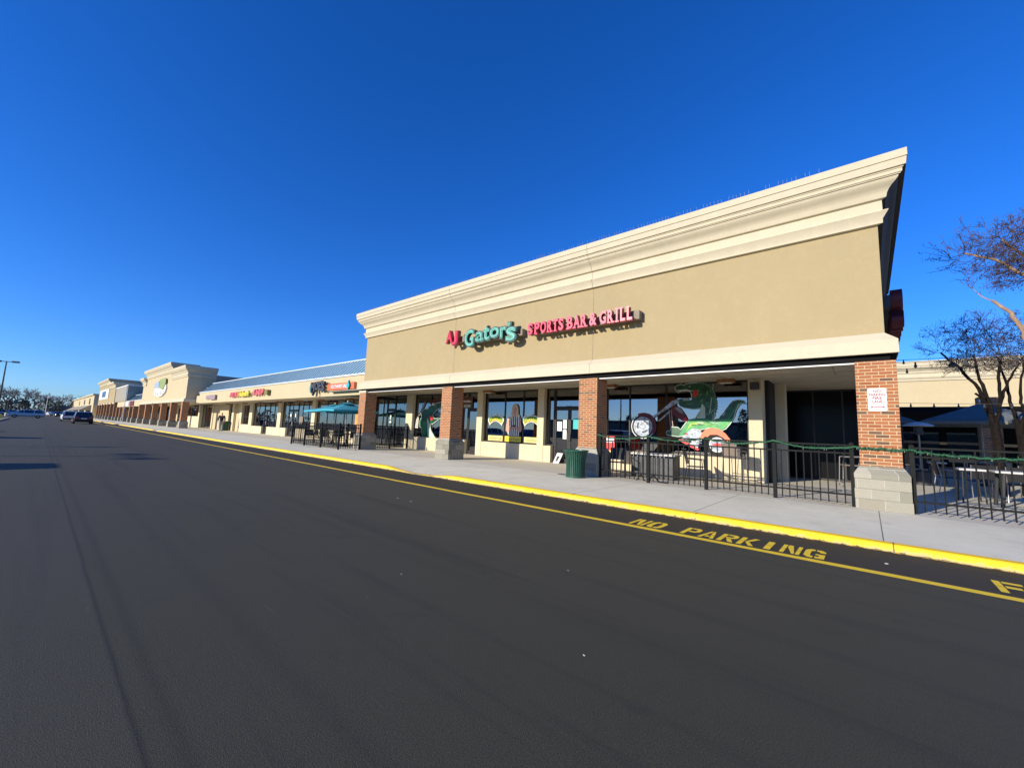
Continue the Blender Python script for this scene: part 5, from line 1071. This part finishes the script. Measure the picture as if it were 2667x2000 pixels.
# cars parked behind the photographer: they cast the long shadows on the left and show in the windows
for i, (x, y, p_, k_) in enumerate(((-17.3,-6.9,'paint_black','van'),(-29.2,-6.9,'paint_blue','suv'),(-33.7,-6.4,'paint_white','suv'),(-43,-6.4,'paint_silver','suv'),(-12,-10.5,'paint_black','suv'),(-5.5,-10.8,'paint_silver','sedan'),(-1,-11,'paint_blue','suv'),(5,-11,'paint_white','suv'))):
    car(('%s parked car in the lot behind the camera, stall %s' % (p_.split('_')[1], 'one two three four five six seven eight'.split()[i])), (x,y,0), R(90 if i%2 else -90), k_, p_, group='cars parked behind the camera', H=1.85 if k_ == 'van' else 1.65)

# ================================================================ lamp posts
def lamp(label, loc, H=9.0, rz=0, col='blackmetal', span=1.25, heads=2):
    r = thing('lamp_post', label, 'lamp post', loc, rz, 'parking lot lamp posts'); MB().lathe([(.28,0),(.28,.75),(.24,.8)], n=16, m='concrete').build('footing', r)
    MB().tube([(0,0,.8),(0,0,H)], [.10,.06], 8, col).build('pole', r); MB().box(-span*.7,span*.7,-.03,.03,H-.10,H-.02,col).build('arm', r)
    for s_ in ((-1,1) if heads == 2 else (1,)): 
        q = MB().box(s_*span-.32,s_*span+.32,-.20,.20,H-.14,H+.06,col).build('lamp_head', r, bevel=.03); MB().box(s_*span-.25,s_*span+.25,-.15,.15,H-.16,H-.142,'lamp_clear').build('lens', q)
    return r
lamp('tall twin-head lamp post at the left edge of the photo', (-85,-3.34,0), 7.75, rz=R(60), span=.9)
lamp('shorter dark twin-head lamp post before the far trees', (-160,-4.85,0), 6.0, rz=R(60), span=1.6)
lamp('slim white pole standing before the far trees', (-200,1.80,0), 6.2, col='white_trim', rz=R(60), span=.3, heads=1)
lamp('twin-head lamp post behind the camera, nearer one', (-26.4,-24.7,0), 9.0, span=1.05)
lamp('twin-head lamp post behind the camera, farther left one', (-31.9,-25.6,0), 9.0, rz=R(90), span=.4, heads=1)
o = thing('fire_hydrant', 'small yellow hydrant on the kerb island at the far left', 'hydrant', (-99,-3.55,0)); MB().lathe([(.16,0),(.16,.08),(.11,.10),(.11,.55),(.15,.58),(.12,.72),(.03,.80)], n=14, m='sign_yellow').build('barrel', o); MB().lathe([(0,-.17),(.06,-.17),(.06,.17),(0,.17)], (0,0,.45), 10, 'sign_yellow', axis='y').build('outlet', o)
isl = MB().box(-112,-78,-7.5,-3.05,0,.13,'trim').build('traffic_island'); struct(isl); q = MB().box(-111.7,-78.3,-7.2,-3.3,.13,.15,'grass').build('island_grass'); struct(q, 'stuff')

# ================================================================ trees
def tree_mesh(seed, H, trunks, spread, depth, twig_r=.008, mats=('bark','twig','seed'), seeds=0.35, fork=.35, base_r=.10, up=.35, kids=(2,3), shrink=.74, lean=None, curl=.10, len0=None, bound=None, centre=None):
    rg = random.Random(seed); tk = MB(); cr = MB()
    def seg(mb, a, b_, r0, r1, n, m):
        d = (b_-a); L = d.length
        if L < 1e-5: return
        d /= L; u = d.cross(Vector((.3,.2,1))).normalized(); v = d.cross(u); vs = []
        for p_, r in ((a, r0), (b_, r1)):
            for k in range(n): t = 2*math.pi*k/n; vs.append(p_+(u*math.cos(t)+v*math.sin(t))*r)
        mb.add(vs, [(k,(k+1)%n,(k+1)%n+n,k+n) for k in range(n)], m)
    def grow_(p_, d, L, r, lev):
        if bound and lev >= 1 and not bound(p_+d*L):
            if centre: d = (d*.5+(Vector(centre)-p_).normalized()*.8).normalized(); L *= .6
            if lev >= 3 and not bound(p_+d*L): return
        q = p_; dd = d.copy(); parts = 3 if lev < 3 else 2
        for i in range(parts):
            dd = (dd+Vector((rg.gauss(0,curl),rg.gauss(0,curl),rg.gauss(0,curl)+.04))).normalized(); e = q+dd*(L/parts); r1 = r*(1-.22/parts*(i+1)*1.2)
            seg(tk if lev < 3 else cr, q, e, r*(1-.22/parts*i), r1, 7 if lev == 0 else 5 if lev < 3 else 3, mats[0] if lev < 3 else mats[1]); q = e
            if lev >= 2 and rg.random() < .45:
                sd = (dd+Vector((rg.gauss(0,.6),rg.gauss(0,.6),rg.gauss(0,.4)))).normalized(); seg(cr, q, q+sd*L*.45, max(twig_r, r*.3), twig_r*.6, 3, mats[1])
        if lev >= depth:
            if seeds:
                for _ in range(int(seeds+rg.random())):
                    o_ = Vector((rg.gauss(0,.05),rg.gauss(0,.05),rg.gauss(0,.05))); s_ = .014+rg.random()*.012; c_ = q+o_
                    seg(cr, q, c_, twig_r*.6, twig_r*.5, 3, mats[1]); cr.add([c_+Vector((s_,0,0)),c_+Vector((-s_*.5,s_*.8,0)),c_+Vector((-s_*.5,-s_*.8,0)),c_+Vector((0,0,s_*1.5)),c_+Vector((0,0,-s_*1.2))], [(0,1,3),(1,2,3),(2,0,3),(1,0,4),(2,1,4),(0,2,4)], mats[2])
            return
        k = rg.choice(kids) if lev else kids[1]
        for i in range(k):
            az = 2*math.pi*(i+rg.random()*.6)/k+rg.random()*3; tilt = fork*rg.uniform(.6,1.35)
            u = dd.cross(Vector((0,0,1)) if abs(dd.z) < .95 else Vector((1,0,0))).normalized(); v = dd.cross(u)
            nd = (dd*math.cos(tilt)+(u*math.cos(az)+v*math.sin(az))*math.sin(tilt)+Vector((0,0,up*.3))).normalized()
            grow_(q, nd, L*shrink*rg.uniform(.8,1.15), max(r*.62, twig_r), lev+1)
    L0 = len0 or H*.30
    for i in range(trunks):
        a = 2*math.pi*i/trunks+.4; d = Vector((math.cos(a)*spread, math.sin(a)*spread, 1)).normalized() if trunks > 1 else Vector((lean or (0,0))+(1,)).normalized() if lean else Vector((0,0,1))
        grow_(Vector((math.cos(a)*.05*(trunks>1), math.sin(a)*.05*(trunks>1), 0)), d, L0, base_r, 0)
    return tk.mesh('trunk'), cr.mesh('crown')
def plant_tree(name, label, loc, meshes, rz=0, sc=1.0, group=None):
    r = thing(name, label, 'tree', loc, rz, group); r.scale = (sc,)*3 if not isinstance(sc, tuple) else sc
    for nm, me in zip(('trunk','crown'), meshes):
        o = bpy.data.objects.new(nm, me); C.objects.link(o); o.parent = r
    return r
def crown_tree(seed, base, limbs, ells, n, tip_r=.0045, seeds=.5, mats=('bark','twig','seed')):
    """trunk and limbs given as polylines, fine branches grown from them towards points scattered through the crown"""
    rg = random.Random(seed); tk = MB(); cr = MB(); B = Vector(base); nodes = []
    for pts, r0, r1 in limbs:
        P_ = [Vector(q)-B for q in pts]; Q = []
        for a, b_ in zip(P_, P_[1:]):
            for i in range(4): Q.append(a.lerp(b_, i/4)+Vector((rg.gauss(0,.012),rg.gauss(0,.012),0)))
        Q.append(P_[-1]); m_ = len(Q)-1; rad = [(r0+(r1-r0)*i/m_)*rg.uniform(.92,1.1) for i in range(m_+1)]
        tk.tube(Q, rad, 8, mats[0])
        for i, q in enumerate(Q):
            if i > m_*.45: nodes.append((q, rad[i]))
    T = []
    while len(T) < n:
        c_, rr_ = rg.choice(ells); v = Vector((rg.gauss(0,1),rg.gauss(0,1),rg.gauss(0,1))).normalized()*(rg.random()**.45)
        T.append(Vector(c_)-B+Vector((v.x*rr_[0], v.y*rr_[1], v.z*rr_[2])))
    root = sum((q for q, _ in nodes), Vector())/len(nodes)
    T.sort(key=lambda t: (t-root).length)
    for t in T:
        best = min(nodes, key=lambda nd: (t-nd[0]).length*(1.0 if nd[0].z < t.z+.1 else 1.5)+(.25 if nd[1] < .006 else 0)); q, r = best; L = (t-q).length
        if L < .05: continue
        r = min(r*.72, .006+L*.011); side = Vector((rg.gauss(0,.10),rg.gauss(0,.10),rg.gauss(0,.05)))*L; k = 5; pts = []
        for i in range(k+1):
            u = i/k; pts.append(q.lerp(t, u)+side*4*u*(1-u)*.6+Vector((0,0,-.10*L*4*u*(1-u)*.5))+Vector((rg.gauss(0,.012),rg.gauss(0,.012),rg.gauss(0,.012))))
        pts[0] = q; rad = [r+(tip_r-r)*i/k if r > tip_r else tip_r for i in range(k+1)]
        (tk if r > .016 else cr).tube(pts, rad, 5 if r > .012 else 3, mats[0] if r > .012 else mats[1], caps=False)
        for i in range(1, k+1): nodes.append((pts[i], rad[i]))
        d = (pts[-1]-pts[-2]).normalized()
        for _ in range(4):
            a = pts[rg.choice((2,3,4,5))]; e = a+(d+Vector((rg.gauss(0,.55),rg.gauss(0,.55),rg.gauss(.1,.45)))).normalized()*rg.uniform(.10,.30); cr.tube([a, (a+e)/2+Vector((rg.gauss(0,.01),rg.gauss(0,.01),.01)), e], [tip_r*.8, tip_r*.7, tip_r*.55], 3, mats[1], caps=False)
            if rg.random() < seeds:
                for _ in range(rg.choice((2,3,4,5))):
                    c_ = e+Vector((rg.gauss(0,.03),rg.gauss(0,.03),rg.gauss(0,.03))); s_ = rg.uniform(.006,.014)
                    cr.add([c_+Vector((s_,0,0)),c_+Vector((-s_*.5,s_*.8,0)),c_+Vector((-s_*.5,-s_*.8,0)),c_+Vector((0,0,s_*1.5)),c_+Vector((0,0,-s_*1.2))], [(0,1,3),(1,2,3),(2,0,3),(1,0,4),(2,1,4),(0,2,4)], mats[2])
    return tk.mesh('trunk'), cr.mesh('crown')
b1 = (2.90,18.5,.1)
m1 = crown_tree(11, b1, [([b1,(2.88,18.5,1.2),(2.86,18.5,2.15)],.13,.10), ([(2.86,18.5,2.0),(2.72,18.5,2.7),(2.60,18.45,3.2),(2.25,18.4,3.85),(1.85,18.3,4.35)],.07,.025), ([(2.86,18.5,2.1),(2.78,18.6,2.9),(2.66,18.7,3.5),(2.60,18.8,4.3)],.065,.025),
    ([(2.86,18.5,2.1),(3.0,18.45,2.8),(2.98,18.3,3.5),(3.05,18.2,4.2)],.06,.025), ([(2.72,18.5,2.75),(2.50,18.3,3.05)],.035,.03), ([(3.0,18.45,2.8),(3.2,18.6,3.4),(3.5,18.8,4.0)],.045,.02)],
    [((2.5,18.5,4.75),(1.25,1.1,.72)), ((2.9,18.5,4.9),(1.0,1.0,.8)), ((2.5,18.5,4.0),(.9,.8,.35))], 430, seeds=.45)
plant_tree('crape_myrtle', 'bare dark multi-stemmed tree in the courtyard, right of the nearest column', b1, m1)
b2 = (3.40,18.9,.1)
m2 = crown_tree(23, b2, [([b2,(3.42,18.9,1.3),(3.40,18.9,2.1)],.11,.09), ([(3.40,18.9,2.05),(3.28,18.9,2.7),(3.22,18.8,3.3),(3.05,18.7,4.2)],.055,.02), ([(3.40,18.9,2.05),(3.52,18.9,2.5),(3.46,18.9,3.1),(3.6,19,4.0)],.055,.02), ([(3.52,18.9,2.5),(3.75,18.8,3.2),(4.1,18.7,4.1)],.045,.02)],
    [((3.8,18.9,4.8),(1.3,1.0,.8)), ((3.6,18.9,4.0),(.9,.8,.4))], 280, seeds=.35)
plant_tree('crape_myrtle', 'second bare dark tree in the courtyard at the right edge of the photo', b2, m2)
b3 = (3.75,14.6,.1)
m3 = crown_tree(37, b3, [([b3,(3.45,14.6,1.6),(2.98,14.55,3.0),(2.84,14.5,3.9),(2.80,14.5,4.25)],.10,.06), ([(2.80,14.5,4.15),(2.64,14.5,4.55),(2.38,14.5,4.90)],.045,.032), ([(2.84,14.5,4.0),(2.98,14.55,4.8),(2.95,14.6,5.4),(2.5,14.65,5.95),(2.0,14.7,6.25)],.06,.018),
    ([b3,(3.9,14.8,2.5),(3.7,14.8,4.4),(3.2,14.8,5.6),(2.7,14.9,6.5)],.10,.02), ([(3.75,14.8,4.2),(4.1,14.8,5.4),(4.0,14.7,6.3)],.05,.02)],
    [((2.75,14.75,6.25),(1.40,1.1,.68)), ((3.3,14.75,6.45),(1.2,1.0,.65)), ((2.85,14.7,5.65),(.95,.9,.40))], 560, seeds=.8, mats=('bark_light','twig','seed'))
plant_tree('crape_myrtle', 'large bare tree with reddish seed heads and peeling tan bark, high at the right edge', b3, m3)
# far bare trees
fm = [tree_mesh(50+i, 12, 1, 0, 4, twig_r=.05, mats=('far_bark','far_twig','far_twig'), seeds=False, fork=.52, base_r=.28, up=.28, kids=(3,3), shrink=.72, len0=3.6, curl=.12) for i in range(3)]
def ever_mesh(seed):
    rg = random.Random(seed); tk = MB().tube([(0,0,0),(0,0,9)], [.25,.05], 6, 'far_bark'); cr = MB()
    for _ in range(1300):
        z = 1.2+9.8*rg.random()**.8; rr_ = 2.7*(1-(z-1.0)/11.0)**.6*math.sqrt(rg.random()); a = rg.random()*6.283; c_ = Vector((rr_*math.cos(a), rr_*math.sin(a), z)); s_ = rg.uniform(.15,.42)
        d1 = Vector((rg.gauss(0,1),rg.gauss(0,1),rg.gauss(0,.5))).normalized()*s_; d2 = Vector((rg.gauss(0,1),rg.gauss(0,1),rg.gauss(0,.5))).normalized()*s_
        cr.add([c_, c_+d1, c_+d1+d2, c_+d2], [(0,1,2,3)], 'far_green')
    return tk.mesh('trunk'), cr.mesh('crown')
em = [ever_mesh(5), ever_mesh(6)]
rf = random.Random(99); k = 0
for i in range(46):
    x = -rf.uniform(300, 395); y = -78+108*(i+rf.random()*.8)/46
    far = -x/300; sc_ = rf.uniform(.92,1.15)*far
    u = (y+78)/108; sc_ *= (.84 if u < .5 else 1.0) if u < .72 else .88-.25*(u-.72)
    plant_tree('bare_tree', 'grey bare winter tree in the far treeline behind the lot', (x,y,0), fm[i%3], rz=rf.random()*6, sc=(sc_*1.25,sc_*1.25,sc_*1.05), group='far treeline')
for i in range(15):
    x = -rf.uniform(288, 300); y = -60+82*(i+rf.random()*.7)/15
    plant_tree('evergreen_tree', 'dark green bushy tree standing low in front of the far treeline', (x,y,0), em[i%2], rz=rf.random()*6, sc=(1.2,1.2,.62*rf.uniform(.8,1.2)), group='evergreens of the far treeline')
mb = MB()
for i in range(2600):
    x = -rf.uniform(305,430); y = rf.uniform(-110,45); z = rf.uniform(0,7.5)*min(1, max(.35, 1.1)) ; s_ = rf.uniform(.5,1.6)
    d1 = Vector((rf.gauss(0,.5),rf.gauss(0,1),rf.gauss(0,.8))).normalized()*s_; d2 = Vector((rf.gauss(0,.5),rf.gauss(0,1),rf.gauss(0,1))).normalized()*s_*.8; c_ = Vector((x,y,z)); mb.add([c_,c_+d1,c_+d1+d2,c_+d2], [(0,1,2,3)], 'far_bark' if rf.random() < .6 else 'far_green')
o = mb.build('far_woods'); tag(o, 'tangled brown undergrowth filling the far treeline', 'woods'); struct(o, 'stuff')
for i in range(22):
    x = -62+i*4.6+rf.uniform(-1,1); plant_tree('bare_tree' if i%3 else 'evergreen_tree', 'bare or evergreen tree across the lot behind the camera', (x,-66-rf.uniform(0,12),0), fm[i%3] if i%3 else em[i%2], rz=rf.random()*6, sc=rf.uniform(.50,.72), group='trees behind the camera')
bm_ = thing('shop_building', 'long low dark building across the lot behind the camera', 'building'); MB().box(-90,60,-112,-96,0,5.5,'grey_wall').build('wall', bm_); MB().box(-90.5,60.5,-112.5,-95.5,5.5,6.3,'navy_roof').build('roof', bm_)
